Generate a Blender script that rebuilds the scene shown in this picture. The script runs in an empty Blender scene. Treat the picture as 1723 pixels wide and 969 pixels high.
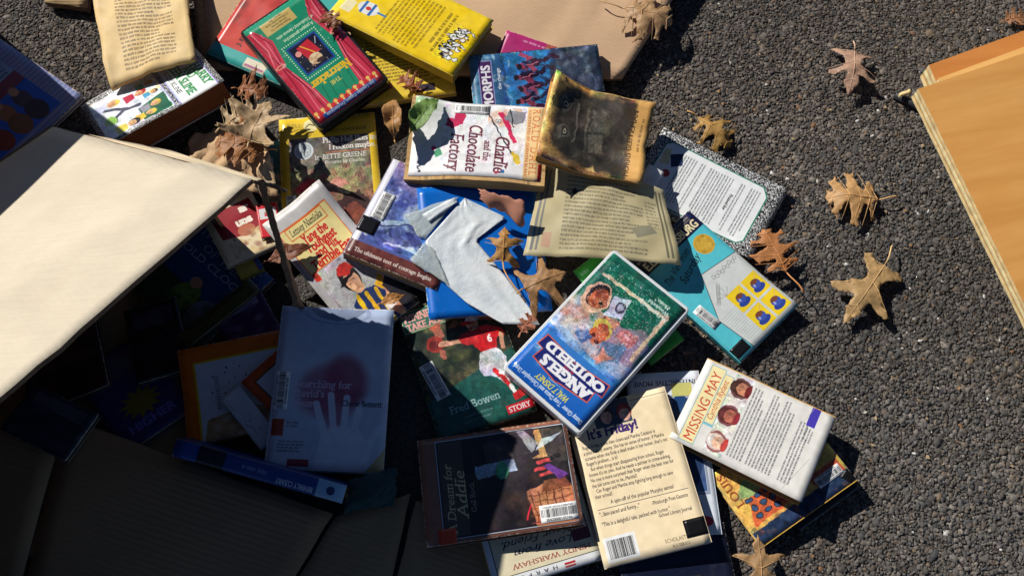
import bpy, math, random
import numpy as np
from mathutils import Vector, Matrix
from mathutils.geometry import delaunay_2d_cdt
random.seed(7); RS = np.random.RandomState(7)
SC = bpy.context.scene
COL = SC.collection
# ------------------------------------------------------------------ camera, sky, sun, exposure
IW, IH, FPX, TILT, CH = 1723, 969, 1492., math.radians(22), 1.2
cam = bpy.data.cameras.new('camera'); cam.sensor_width = 36; cam.lens = FPX / IW * 36
cam.clip_start = .02; cam.clip_end = 200
camo = bpy.data.objects.new('camera', cam); COL.objects.link(camo)
camo.location = (0, 0, CH); camo.rotation_euler = (TILT, 0, 0); SC.camera = camo
SUN_EL, SUN_AZ = math.radians(36.5), math.radians(-41)      # light travels towards SUN_AZ
world = bpy.data.worlds.new('World'); SC.world = world; world.use_nodes = True
wn = world.node_tree.nodes; sky = wn.new('ShaderNodeTexSky'); sky.sky_type = 'NISHITA'; sky.sun_disc = False
sdir = Vector((-math.cos(SUN_AZ) * math.cos(SUN_EL), -math.sin(SUN_AZ) * math.cos(SUN_EL), math.sin(SUN_EL)))
sky.sun_elevation = SUN_EL; sky.sun_rotation = math.atan2(sdir.x, sdir.y); sky.altitude = 2500; sky.air_density = .7; sky.dust_density = .1; sky.ozone_density = 3
world.node_tree.links.new(sky.outputs[0], wn['Background'].inputs[0]); wn['Background'].inputs[1].default_value = .05
sl = bpy.data.lights.new('sun', 'SUN'); sl.energy = 5.0; sl.angle = math.radians(.53); sl.color = (1, .955, .88)
so = bpy.data.objects.new('sun', sl); COL.objects.link(so); so.rotation_euler = sdir.to_track_quat('Z', 'Y').to_euler()
vs = SC.view_settings; vs.view_transform = 'Standard'; vs.look = 'None'; vs.exposure = 0.0; vs.gamma = 1
SC.cycles.max_bounces = 5; SC.cycles.diffuse_bounces = 2; SC.cycles.transparent_max_bounces = 12
# ------------------------------------------------------------------ helpers
def at(x, y, z=0):                       # a point of the place at height z (m), on the sight line of a photo pixel
    dx, dy = (x - IW / 2) / FPX, (IH / 2 - y) / FPX
    d = Vector((dx, dy * math.cos(TILT) + math.sin(TILT), dy * math.sin(TILT) - math.cos(TILT)))
    return Vector((0, 0, CH)) + d * ((CH - z) / -d.z)
def tag(o, label=None, cat=None, group=None, kind=None):
    for k, v in (('label', label), ('category', cat), ('group', group), ('kind', kind)):
        if v: o[k] = v
    return o
def empty(name, loc, mw=None):
    o = bpy.data.objects.new(name, None); COL.objects.link(o); o.empty_display_size = .02
    o.matrix_world = mw if mw is not None else Matrix.Translation(loc)
    return o
def mesh_obj(name, vs_, fs, mats, parent=None, mi=None, uv=None, smooth=False, mw=None, col=None):
    me = bpy.data.meshes.new(name); me.from_pydata([tuple(v) for v in vs_], [], fs)
    for m in (mats if isinstance(mats, (list, tuple)) else [mats]): me.materials.append(m)
    if mi is not None: me.polygons.foreach_set('material_index', mi)
    if smooth is not False: me.polygons.foreach_set('use_smooth', smooth if smooth is not True else ([k == 0 for k in mi] if mi is not None else [True] * len(fs)))
    if uv is not None:
        l = me.uv_layers.new(name='uv'); vi = np.zeros(len(me.loops), int); me.loops.foreach_get('vertex_index', vi)
        l.data.foreach_set('uv', np.asarray(uv, float)[vi].ravel())
    if col is not None:
        a = me.color_attributes.new('tint', 'FLOAT_COLOR', 'POINT'); a.data.foreach_set('color', np.asarray(col, np.float32).ravel())
    me.update(); o = bpy.data.objects.new(name, me); COL.objects.link(o)
    if parent is not None: o.parent = parent
    if mw is not None: o.matrix_world = mw
    return o
def slab(nx, ny, P, d, levels=1, jit=0., pinch=0.):
    """grid sheet: P(u,v)->top point (u,v 0..1, v up), thickness d below; returns verts, faces, material index (0 top, 1 rest), uv"""
    V, U, Fc, M = [], [], [], []
    R = random.Random(int(1e6 * d) + nx * 31 + ny)
    for L in range(levels + 1):
        jx, jy = (R.uniform(-jit, jit), R.uniform(-jit, jit)) if 0 < L < levels else (0, 0)
        for j in range(ny + 1):
            for i in range(nx + 1):
                p = P(i / nx, j / ny, L / levels); e = 1 if i in (0, nx) or j in (0, ny) else 0
                V.append((p[0] + jx * e + e * R.uniform(-jit, jit) * .3, p[1] + jy * e + e * R.uniform(-jit, jit) * .3, p[2] - d * L / levels)); U.append((i / nx, j / ny))
    n = (nx + 1) * (ny + 1); g = lambda i, j, L: L * n + j * (nx + 1) + i
    for j in range(ny):
        for i in range(nx):
            Fc.append((g(i, j, 0), g(i + 1, j, 0), g(i + 1, j + 1, 0), g(i, j + 1, 0))); M.append(0)
            Fc.append((g(i, j, levels), g(i, j + 1, levels), g(i + 1, j + 1, levels), g(i + 1, j, levels))); M.append(1)
    for L in range(levels):
        for i in range(nx):
            Fc.append((g(i, 0, L), g(i, 0, L + 1), g(i + 1, 0, L + 1), g(i + 1, 0, L))); M.append(1)
            Fc.append((g(i, ny, L), g(i + 1, ny, L), g(i + 1, ny, L + 1), g(i, ny, L + 1))); M.append(1)
        for j in range(ny):
            Fc.append((g(0, j, L), g(0, j + 1, L), g(0, j + 1, L + 1), g(0, j, L + 1))); M.append(1)
            Fc.append((g(nx, j, L), g(nx, j, L + 1), g(nx, j + 1, L + 1), g(nx, j + 1, L))); M.append(1)
    return V, Fc, M, U
def sm(t): t = min(1, max(0, t)); return t * t * (3 - 2 * t)
def wob(x, y, s=0):                      # smooth pseudo noise
    return (math.sin(x * 1.3 + s) * math.cos(y * 1.7 - s * .7) + .5 * math.sin(x * 2.9 - y * 2.3 + s * 2.1) + .3 * math.cos(x * 5.1 + y * 4.3 + s)) / 1.8
def lin(c):
    c = np.asarray(c, float) / 255; return tuple(np.where(c < .04045, c / 12.92, ((c + .055) / 1.055) ** 2.4))
def node_mat(name, rough=.5, spec=.4):
    m = bpy.data.materials.new(name); m.use_nodes = True; nt = m.node_tree; b = nt.nodes['Principled BSDF']
    b.inputs['Roughness'].default_value = rough; b.inputs['Specular IOR Level'].default_value = spec
    return m, nt, b
def noise(nt, scale, detail=4, vec=None, rough=.55):
    n = nt.nodes.new('ShaderNodeTexNoise'); n.inputs['Scale'].default_value = scale; n.inputs['Detail'].default_value = detail; n.inputs['Roughness'].default_value = rough
    if vec is not None: nt.links.new(vec, n.inputs['Vector'])
    return n
def mapping(nt, scale, out='Object', rot=(0, 0, 0)):
    tc = nt.nodes.new('ShaderNodeTexCoord'); mp = nt.nodes.new('ShaderNodeMapping'); mp.inputs['Scale'].default_value = scale; mp.inputs['Rotation'].default_value = rot
    nt.links.new(tc.outputs[out], mp.inputs[0]); return mp.outputs[0]
def ramp(nt, fac, stops):
    r = nt.nodes.new('ShaderNodeValToRGB'); e = r.color_ramp.elements
    while len(e) < len(stops): e.new(.5)
    for q, (p, c) in zip(e, stops): q.position = p; q.color = (*c[:3], 1)
    nt.links.new(fac, r.inputs[0]); return r.outputs[0]
def bump(nt, b, h, strength=.3, dist=.001):
    n = nt.nodes.new('ShaderNodeBump'); n.inputs['Strength'].default_value = strength; n.inputs['Distance'].default_value = dist
    nt.links.new(h, n.inputs['Height']); nt.links.new(n.outputs[0], b.inputs['Normal']); return n
def mix(nt, fac, a, c2, kind='MIX'):
    m = nt.nodes.new('ShaderNodeMix'); m.data_type = 'RGBA'; m.blend_type = kind
    for k, v in ((0, fac), (6, a), (7, c2)):
        if hasattr(v, 'is_output'): nt.links.new(v, m.inputs[k])
        else: m.inputs[k].default_value = v if k == 0 else (*v[:3], 1)
    return m.outputs[2]
_mc = {}
def plain(col, rough=.5, var=.12, scale=60, bs=.15, spec=.4, key=''):
    """mottled single colour; col is 0-255 sRGB"""
    k = (tuple(col), rough, var, scale, bs, key)
    if k in _mc: return _mc[k]
    m, nt, b = node_mat('mottled', rough, spec); c = np.array(lin(col)); v = mapping(nt, (1, 1, 1))
    n = noise(nt, scale, 5, v); nt.links.new(ramp(nt, n.outputs[0], [(.3, c * (1 - var)), (.7, np.minimum(c * (1 + var), .95))]), b.inputs['Base Color'])
    bump(nt, b, noise(nt, scale * 4, 3, v).outputs[0], bs, .0006); _mc[k] = m; return m
def pages_mat(col, key=0):
    k = ('pages', tuple(col), key)
    if k in _mc: return _mc[k]
    m, nt, b = node_mat('page_edges', .85, .2); c = np.array(lin(col))
    n = noise(nt, 1, 3, mapping(nt, (9, 9, 2600))); n2 = noise(nt, 14, 5, mapping(nt, (1, 1, 1)))
    a = ramp(nt, n.outputs[0], [(.32, c * .42), (.46, c * .85), (.62, c)])
    nt.links.new(mix(nt, ramp(nt, n2.outputs[0], [(.4, (0, 0, 0)), (.75, (.55,) * 3)]), a, c * np.array([.62, .5, .36])), b.inputs['Base Color'])
    bump(nt, b, n.outputs[0], .8, .0012); _mc[k] = m; return m
def card_mat(col, key=0, rot=0, lines=.25):
    k = ('card', tuple(col), key, rot)
    if k in _mc: return _mc[k]
    m, nt, b = node_mat('corrugated_card', .85, .2); c = np.array(lin(col)); v = mapping(nt, (1, 1, 1), rot=(0, 0, rot))
    n = noise(nt, 9, 6, v, .6); f = noise(nt, 1, 5, mapping(nt, (25, 420, 25), rot=(0, 0, rot)))
    st = noise(nt, 3.2, 3, v)
    a = ramp(nt, n.outputs[0], [(.25, c * .86), (.6, c), (.8, np.minimum(c * 1.06, .95))])
    a = mix(nt, ramp(nt, f.outputs[0], [(.42, (0, 0, 0)), (.72, (.16,) * 3)]), a, c * .55)
    a = mix(nt, ramp(nt, st.outputs[0], [(.58, (0, 0, 0)), (.72, (.4,) * 3)]), a, c * np.array([.66, .58, .5]))
    nt.links.new(a, b.inputs['Base Color'])
    w = nt.nodes.new('ShaderNodeTexWave'); w.inputs['Scale'].default_value = 42; w.inputs['Distortion'].default_value = .6; w.bands_direction = 'Y'; nt.links.new(v, w.inputs['Vector'])
    ad = nt.nodes.new('ShaderNodeMath'); ad.operation = 'MULTIPLY_ADD'; nt.links.new(w.outputs[0], ad.inputs[0]); ad.inputs[1].default_value = lines; nt.links.new(noise(nt, 22, 6, v).outputs[0], ad.inputs[2])
    bump(nt, b, ad.outputs[0], .45, .0022); _mc[k] = m; return m
# ------------------------------------------------------------------ printed art: a small canvas painted in code
EM = 48
_gl = {}
def glyph(ch):
    if ch in _gl: return _gl[ch]
    def tri(body):
        c = bpy.data.curves.new('t', 'FONT'); c.body = body; c.size = 1; c.resolution_u = 3
        o = bpy.data.objects.new('t', c); COL.objects.link(o); dg = bpy.context.evaluated_depsgraph_get(); dg.update()
        ev = o.evaluated_get(dg); me = ev.to_mesh(); me.calc_loop_triangles()
        v = np.array([x.co[:2] for x in me.vertices]) if len(me.vertices) else np.zeros((0, 2)); t = [tuple(x.vertices) for x in me.loop_triangles]
        ev.to_mesh_clear(); bpy.data.objects.remove(o); bpy.data.curves.remove(c); return v, t
    if '_I' not in _gl: _gl['_I'] = tri('I')[0][:, 0].max()
    adv = tri(ch + 'I')[0][:, 0].max() - _gl['_I']
    w = max(2, int(round(adv * EM)) + 6); h = int(1.3 * EM); M = np.zeros((h, w), np.float32)
    if ch != ' ':
        v, t = tri(ch); X = v[:, 0] * EM + 3; Y = EM - v[:, 1] * EM
        for a, b_, c in t:
            x0, x1 = int(max(0, math.floor(min(X[a], X[b_], X[c])))), int(min(w, math.ceil(max(X[a], X[b_], X[c])) + 1)); y0, y1 = int(max(0, math.floor(min(Y[a], Y[b_], Y[c])))), int(min(h, math.ceil(max(Y[a], Y[b_], Y[c])) + 1))
            if x1 <= x0 or y1 <= y0: continue
            gx, gy = np.meshgrid(np.arange(x0, x1) + .5, np.arange(y0, y1) + .5)
            e = lambda i, j: (X[j] - X[i]) * (gy - Y[i]) - (Y[j] - Y[i]) * (gx - X[i])
            s1, s2, s3 = e(a, b_), e(b_, c), e(c, a)
            M[y0:y1, x0:x1][((s1 >= -.2) & (s2 >= -.2) & (s3 >= -.2)) | ((s1 <= .2) & (s2 <= .2) & (s3 <= .2))] = 1
    _gl[ch] = (M, adv); return _gl[ch]
def dil(M, rx, ry):
    o = M.copy()
    for d in range(1, rx + 1): o[:, d:] = np.maximum(o[:, d:], M[:, :-d]); o[:, :-d] = np.maximum(o[:, :-d], M[:, d:])
    M = o.copy()
    for d in range(1, ry + 1): o[d:] = np.maximum(o[d:], M[:-d]); o[:-d] = np.maximum(o[:-d], M[d:])
    return o
def blur(M, r):
    r = int(max(1, r)); k = 2 * r + 1
    for ax in (0, 1):
        P = np.pad(M, [(r + 1, r) if a == ax else (0, 0) for a in range(2)], mode='edge'); c = np.cumsum(P, ax, dtype=np.float64)
        M = ((c[k:] - c[:-k]) if ax == 0 else (c[:, k:] - c[:, :-k])) / k
    return M.astype(np.float32)
def strip(s, serif=0, bold=0, jit=0, gap=0.):
    R = random.Random(len(s)); w = int(sum(glyph(c)[1] + gap for c in s) * EM) + 30; S = np.zeros((int(1.5 * EM), w), np.float32); x = 8.
    for c in s:
        M, adv = glyph(c); M = M.copy()
        if serif and c.isalpha():
            h = EM; r = 3
            if c not in 'oceasgqjtCOGQSJU0': M[h - r:h + 1] = dil(M[h - r:h + 1], 4, 0)
            if c not in 'oceasgqfCOGQSAtd':
                rows = np.where(M.max(1) > 0)[0]
                if len(rows): y = rows[0]; M[y:y + r] = dil(M[y:y + r], 4, 0)
        yo = 6 + int(R.uniform(-jit, jit) * EM); xi = int(round(x)) - 3; hh = min(M.shape[0], S.shape[0] - max(0, yo))
        yo = max(0, yo); ww = min(M.shape[1], w - max(0, xi)); xi = max(0, xi)
        S[yo:yo + hh, xi:xi + ww] = np.maximum(S[yo:yo + hh, xi:xi + ww], M[:hh, :ww]); x += (adv + gap) * EM
    return dil(S, bold, max(0, bold - 1)) if bold else S
class Art:
    """canvas 100 units wide, y down, colours 0-255"""
    def __init__(s, aspect, bg, ppu=4., seed=1):
        s.k = ppu; s.hu = 100 * aspect; s.w = int(100 * ppu); s.h = int(s.hu * ppu); s.a = np.ones((s.h, s.w, 3), np.float32) * np.array(bg, np.float32)
        s.R = np.random.RandomState(seed); s.r = random.Random(seed); s.Y, s.X = np.mgrid[0:s.h, 0:s.w].astype(np.float32); s.X = (s.X + .5) / ppu; s.Y = (s.Y + .5) / ppu
    def put(s, M, col, a=1., sl=None):
        v = s.a if sl is None else s.a[sl]; m = (M * a)[..., None]; v[:] = v * (1 - m) + np.array(col, np.float32) * m; return s
    def rect(s, x0, y0, x1, y1, col, a=1.):
        k = s.k; sl = (slice(max(0, int(y0 * k)), max(0, int(y1 * k))), slice(max(0, int(x0 * k)), max(0, int(x1 * k)))); v = s.a[sl]; v[:] = v * (1 - a) + np.array(col, np.float32) * a; return s
    def grad(s, x0, y0, x1, y1, c0, c1, ax='y', a=1.):
        k = s.k; sl = (slice(max(0, int(y0 * k)), int(y1 * k)), slice(max(0, int(x0 * k)), int(x1 * k))); v = s.a[sl]
        t = ((s.Y[sl] - y0) / (y1 - y0) if ax == 'y' else (s.X[sl] - x0) / (x1 - x0))[..., None]; v[:] = v * (1 - a) + (np.array(c0, np.float32) * (1 - t) + np.array(c1, np.float32) * t) * a; return s
    def mask_poly(s, pts):
        M = np.zeros((s.h, s.w), bool); n = len(pts)
        for i in range(n):
            (x0, y0), (x1, y1) = pts[i], pts[(i + 1) % n]
            if y0 == y1: continue
            c = ((y0 > s.Y) != (y1 > s.Y)) & (s.X < (x1 - x0) * (s.Y - y0) / (y1 - y0) + x0); M ^= c
        return M.astype(np.float32)
    def poly(s, pts, col, a=1., soft=0): 
        M = s.mask_poly(pts); return s.put(blur(M, soft * s.k) if soft else M, col, a)
    def ell(s, cx, cy, rx, ry, col, a=1., rot=0, soft=0, ring=0):
        c, n = math.cos(math.radians(rot)), math.sin(math.radians(rot)); dx, dy = s.X - cx, s.Y - cy; d = ((dx * c + dy * n) / rx) ** 2 + ((-dx * n + dy * c) / ry) ** 2
        M = (d < 1).astype(np.float32)
        if ring: M = M * (d > (1 - ring / min(rx, ry)) ** 2)
        return s.put(blur(M, soft * s.k) if soft else M, col, a)
    def line(s, pts, w, col, a=1., soft=0):
        M = np.zeros((s.h, s.w), np.float32)
        for (x0, y0), (x1, y1) in zip(pts[:-1], pts[1:]):
            L = max(1e-6, (x1 - x0) ** 2 + (y1 - y0) ** 2); t = np.clip(((s.X - x0) * (x1 - x0) + (s.Y - y0) * (y1 - y0)) / L, 0, 1)
            M = np.maximum(M, np.clip((w / 2 - np.hypot(s.X - x0 - t * (x1 - x0), s.Y - y0 - t * (y1 - y0))) * s.k + .5, 0, 1))
        return s.put(blur(M, soft * s.k) if soft else M, col, a)
    def frame(s, x0, y0, x1, y1, w, col): return s.line([(x0, y0), (x1, y0), (x1, y1), (x0, y1), (x0, y0)], w, col)
    def text(s, t, x, y, size, col, ang=0, serif=0, bold=0, sx=1., sh=0., jit=0, anchor='c', gap=0., a=1., fit=None):
        """anchor at (x, baseline y); size = em in units; ang CCW; sh = slant; fit = width in units"""
        S = strip(t, serif, bold, jit, gap); k = size * s.k / EM
        if fit: sx = fit / ((S.shape[1] - 20) / EM * size)
        n = max(1, int(1 / k)) if k < 1 else 1
        if n > 1:
            hh, ww = S.shape[0] // n * n, S.shape[1] // n * n; S = S[:hh, :ww].reshape(hh // n, n, ww // n, n).mean((1, 3)); S = np.minimum(1, S * 1.25)
        W_ = S.shape[1]; ca, sa = math.cos(math.radians(ang)), math.sin(math.radians(ang))
        L = W_ * n * k / s.k * sx; rad = L + size * 1.6; k_ = s.k
        sl = (slice(max(0, int((y - rad) * k_)), max(0, int((y + rad) * k_))), slice(max(0, int((x - rad) * k_)), max(0, int((x + rad) * k_)))); X, Y = s.X[sl] - x, s.Y[sl] - y
        if X.size == 0: return s
        u = X * ca - Y * sa; v = X * sa + Y * ca
        px = ((u + v * sh) / sx) * s.k / (k * n) + {'c': W_ / 2, 'l': 8 / n, 'r': W_ - 20 / n}[anchor]; py = v * s.k / (k * n) + (EM + 6) / n
        i, j = np.floor(px - .5).astype(int), np.floor(py - .5).astype(int); fx, fy = px - .5 - i, py - .5 - j; ok = (i >= 0) & (j >= 0) & (i < W_ - 1) & (j < S.shape[0] - 1); i = np.clip(i, 0, W_ - 2); j = np.clip(j, 0, S.shape[0] - 2)
        M = (S[j, i] * (1 - fx) * (1 - fy) + S[j, i + 1] * fx * (1 - fy) + S[j + 1, i] * (1 - fx) * fy + S[j + 1, i + 1] * fx * fy) * ok
        return s.put(M.astype(np.float32), col, a, sl)
    def pseudo(s, x0, y0, x1, n, lead, h, col, a=.85, ragged=.25, indent=0):
        """lines of print too small to read"""
        for i in range(n):
            x = x0 + (indent if i == 0 else 0); e = x1 - (s.r.random() * ragged * (x1 - x0) if i in (n - 1,) or s.r.random() < .3 else 0)
            while x < e:
                w = s.r.uniform(1.2, 6.5) * h * .5
                k = s.k; sl = (slice(max(0, int((y0 + i * lead) * k)), max(1, int((y0 + i * lead + h) * k) + 1)), slice(max(0, int(x * k)), max(1, int(min(x + w, e) * k) + 1)))
                v = s.a[sl]
                if v.size: m = (s.R.rand(*v.shape[:2]) < .62)[..., None] * a; v[:] = v * (1 - m) + np.array(col, np.float32) * m
                x += w + h * .55
        return s
    def para(s, lines, x, y, lead, size, col, serif=0, bold=0, anchor='l', ang=0, sh=0, sx=1.):
        for i, t in enumerate(lines):
            if t: s.text(t, x + math.sin(math.radians(ang)) * lead * i, y + math.cos(math.radians(ang)) * lead * i, size, col, ang, serif, bold, anchor=anchor, sh=sh, sx=sx)
        return s
    def barcode(s, cx, cy, w, h, ang=0, num='30420000105746', head='', pad=1.6, ink=(25, 25, 30)):
        c, n = math.cos(math.radians(ang)), math.sin(math.radians(ang)); P = lambda x, y: (cx + x * c + y * n, cy - x * n + y * c)
        s.poly([P(-w / 2, -h / 2), P(w / 2, -h / 2), P(w / 2, h / 2), P(-w / 2, h / 2)], (240, 241, 240)); x = -w / 2 + pad
        y0, y1 = -h / 2 + (h * .24 if head else h * .12), h / 2 - (h * .28 if num else h * .12)
        while x < w / 2 - pad:
            b = s.r.choice((.35, .35, .7, 1.0)) * w / 36; s.poly([P(x, y0), P(x + b, y0), P(x + b, y1), P(x, y1)], ink, .92); x += b + s.r.choice((.35, .35, .7)) * w / 36
        if head: q = P(0, -h / 2 + h * .2); s.text(head, q[0], q[1], h * .17, ink, ang, bold=1, fit=w * .86)
        if num: q = P(0, h / 2 - h * .05); s.text(num, q[0], q[1], h * .24, ink, ang, bold=1, fit=w * .74)
        return s
    def mottle(s, x0, y0, x1, y1, cols, n, size, a=.5, asp=1., soft=.6):
        """soft brush dabs"""
        for _ in range(n):
            cx, cy = s.r.uniform(x0, x1), s.r.uniform(y0, y1); r = size * s.r.uniform(.4, 1.3); col = s.r.choice(cols); k = s.k; R_ = r * 2.2
            sl = (slice(max(0, int(max(y0, cy - R_) * k)), max(0, int(min(y1, cy + R_) * k))), slice(max(0, int(max(x0, cx - R_) * k)), max(0, int(min(x1, cx + R_) * k)))); X, Y = s.X[sl] - cx, s.Y[sl] - cy
            if X.size == 0: continue
            t = s.r.uniform(0, 3.14); u, v = X * math.cos(t) + Y * math.sin(t), (-X * math.sin(t) + Y * math.cos(t)) * asp
            M = np.clip((1 - np.hypot(u, v) / r) / soft, 0, 1); s.put(M, col, a * s.r.uniform(.5, 1), sl)
        return s
    def dots(s, x0, y0, x1, y1, n, r, col, a=.9):
        for _ in range(n):
            x, y = s.r.uniform(x0, x1), s.r.uniform(y0, y1); k = s.k; sl = (slice(max(0, int((y - r) * k)), int((y + r) * k) + 1), slice(max(0, int((x - r) * k)), int((x + r) * k) + 1)); v = s.a[sl]; v[:] = v * (1 - a) + np.array(col, np.float32) * a
        return s
    def face(s, cx, cy, r, skin, hair, rot=0, cap=None, dark=None):
        c, n = math.cos(math.radians(rot)), math.sin(math.radians(rot)); P = lambda x, y: (cx + (x * c + y * n) * r, cy + (-x * n + y * c) * r); dk = dark or tuple(int(v * .45) for v in skin)
        s.ell(*P(0, -.18), r * 1.02, r * 1.12, hair, rot=-rot); s.ell(*P(0, .1), r * .78, r * .98, skin, rot=-rot); s.ell(*P(.35, .2), r * .4, r * .8, dk, .25, rot=-rot, soft=r * .12)
        for e in (-.3, .3): s.ell(*P(e, .02), r * .13, r * .08, dk, .8, soft=r * .04); s.line([P(e - .15, -.18), P(e + .15, -.2)], r * .06, dk, .5)
        s.ell(*P(-.35, .3), r * .3, r * .25, tuple(min(255, int(v * 1.12)) for v in skin), .6, soft=r * .15); s.line([P(.02, .1), P(.08, .36)], r * .07, dk, .35); s.line([P(-.2, .62), P(0, .66), P(.2, .62)], r * .09, (150, 60, 60), .55); s.poly([P(-.8, -.2), P(-.6, -1.0), P(0, -1.2), P(.6, -1.0), P(.8, -.2), P(.45, -.55), P(-.3, -.6)], cap or hair); s.ell(*P(-.2, -.85), r * .4, r * .2, tuple(min(255, int(v * 1.25 + 12)) for v in (cap or hair)), .5, soft=r * .15)
        if cap: s.poly([P(-1.3, -.28), P(-.8, -.5), P(.8, -.45), P(.8, -.25), P(-.7, -.2)], tuple(int(v * .6) for v in cap))
        return s
    def paint(s, x0=0, y0=0, x1=100, y1=None, amp=1.3, scale=5, tone=.1, soft=.12):
        """hand painted look: edges wander, tones vary, outlines soften"""
        y1 = s.hu if y1 is None else y1; k = s.k; Y0, Y1, X0, X1 = max(0, int(y0 * k)), min(s.h, int(y1 * k)), max(0, int(x0 * k)), min(s.w, int(x1 * k)); h, w = Y1 - Y0, X1 - X0
        def N(r): n = blur(blur(s.R.rand(h, w).astype(np.float32), r), max(1, r // 2)); return (n - n.mean()) / (n.std() + 1e-6)
        r = max(2, int(scale * k * .75)); dx, dy = N(r) * amp * k * .7, N(r) * amp * k * .7; gy, gx = np.mgrid[0:h, 0:w]; iy = np.clip(gy + dy, 0, h - 1).astype(int); ix = np.clip(gx + dx, 0, w - 1).astype(int)
        v = s.a[Y0:Y1, X0:X1]; o = v[iy, ix].copy()
        if soft: o = np.stack([blur(o[..., c], max(1, int(soft * k))) for c in range(3)], -1)
        t = 1 + tone * (.6 * N(r) + .5 * N(max(1, r // 4)))[..., None] + tone * .25 * np.stack([N(r * 2) for _ in range(3)], -1); v[:] = np.clip(o * t, 0, 255); return s
    def wear(s, amt=1., edge=(236, 228, 212), n=10):
        d = np.minimum(np.minimum(s.X, 100 - s.X), np.minimum(s.Y, s.hu - s.Y)); N = blur(s.R.rand(s.h, s.w).astype(np.float32), 3); N = (N - N.mean()) / (N.std() + 1e-6)
        s.put(np.clip((.45 * amt + N * .4 * amt - d) * 2, 0, 1), edge, .8)
        cd = np.minimum(np.hypot(np.minimum(s.X, 100 - s.X), np.minimum(s.Y, s.hu - s.Y)), 99); s.put(np.clip((1.6 * amt + N * .8 - cd) * 1.2, 0, 1), edge, .8)
        for _ in range(int(n * amt)):
            x, y, t, L = s.r.uniform(0, 100), s.r.uniform(0, s.hu), s.r.uniform(0, 3.1), s.r.uniform(2, 14); s.line([(x, y), (x + L * math.cos(t), y + L * math.sin(t))], .22, edge, s.r.uniform(.15, .5))
        B = blur(blur(s.R.rand(s.h, s.w).astype(np.float32), 9), 9); B = (B - B.mean()) / B.std(); s.a *= (1 + .014 * B * amt)[..., None]; s.a += s.R.randn(s.h, s.w, 1) * 2.5; return s
    def image(s, name):
        im = bpy.data.images.new(name, s.w, s.h); A = np.ones((s.h, s.w, 4), np.float32); A[..., :3] = np.clip(s.a, 0, 255)[::-1] / 255
        im.pixels.foreach_set(A.ravel()); im.update(); im.pack(); return im
def art_mat(art, name='printed_cover', rough=.3, coat=0., bs=.03, alpha=None, trans=0.):
    m, nt, b = node_mat(name, rough, .45); t = nt.nodes.new('ShaderNodeTexImage'); t.image = art.image(name); t.extension = 'EXTEND'
    uv = nt.nodes.new('ShaderNodeUVMap'); uv.uv_map = 'uv'; nt.links.new(uv.outputs[0], t.inputs[0])
    v = mapping(nt, (1, 1, 1)); d = noise(nt, 35, 6, v)
    nt.links.new(mix(nt, ramp(nt, d.outputs[0], [(.6, (0, 0, 0)), (.85, (.07,) * 3)]), t.outputs[0], lin((190, 180, 165))), b.inputs['Base Color'])
    nt.links.new(ramp(nt, noise(nt, 25, 5, v).outputs[0], [(.3, (rough * .75,) * 3), (.75, (min(1, rough * 1.5),) * 3)]), b.inputs['Roughness'])
    bump(nt, b, noise(nt, 38, 4, v).outputs[0], bs, .004)
    if coat: b.inputs['Coat Weight'].default_value = coat; b.inputs['Coat Roughness'].default_value = .08
    if alpha is not None: b.inputs['Alpha'].default_value = alpha
    if trans:
        tr = nt.nodes.new('ShaderNodeBsdfTranslucent'); nt.links.new(t.outputs[0], tr.inputs[0]); ms = nt.nodes.new('ShaderNodeMixShader'); ms.inputs[0].default_value = trans
        nt.links.new(b.outputs[0], ms.inputs[1]); nt.links.new(tr.outputs[0], ms.inputs[2]); nt.links.new(ms.outputs[0], nt.nodes['Material Output'].inputs[0])
    return m
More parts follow.
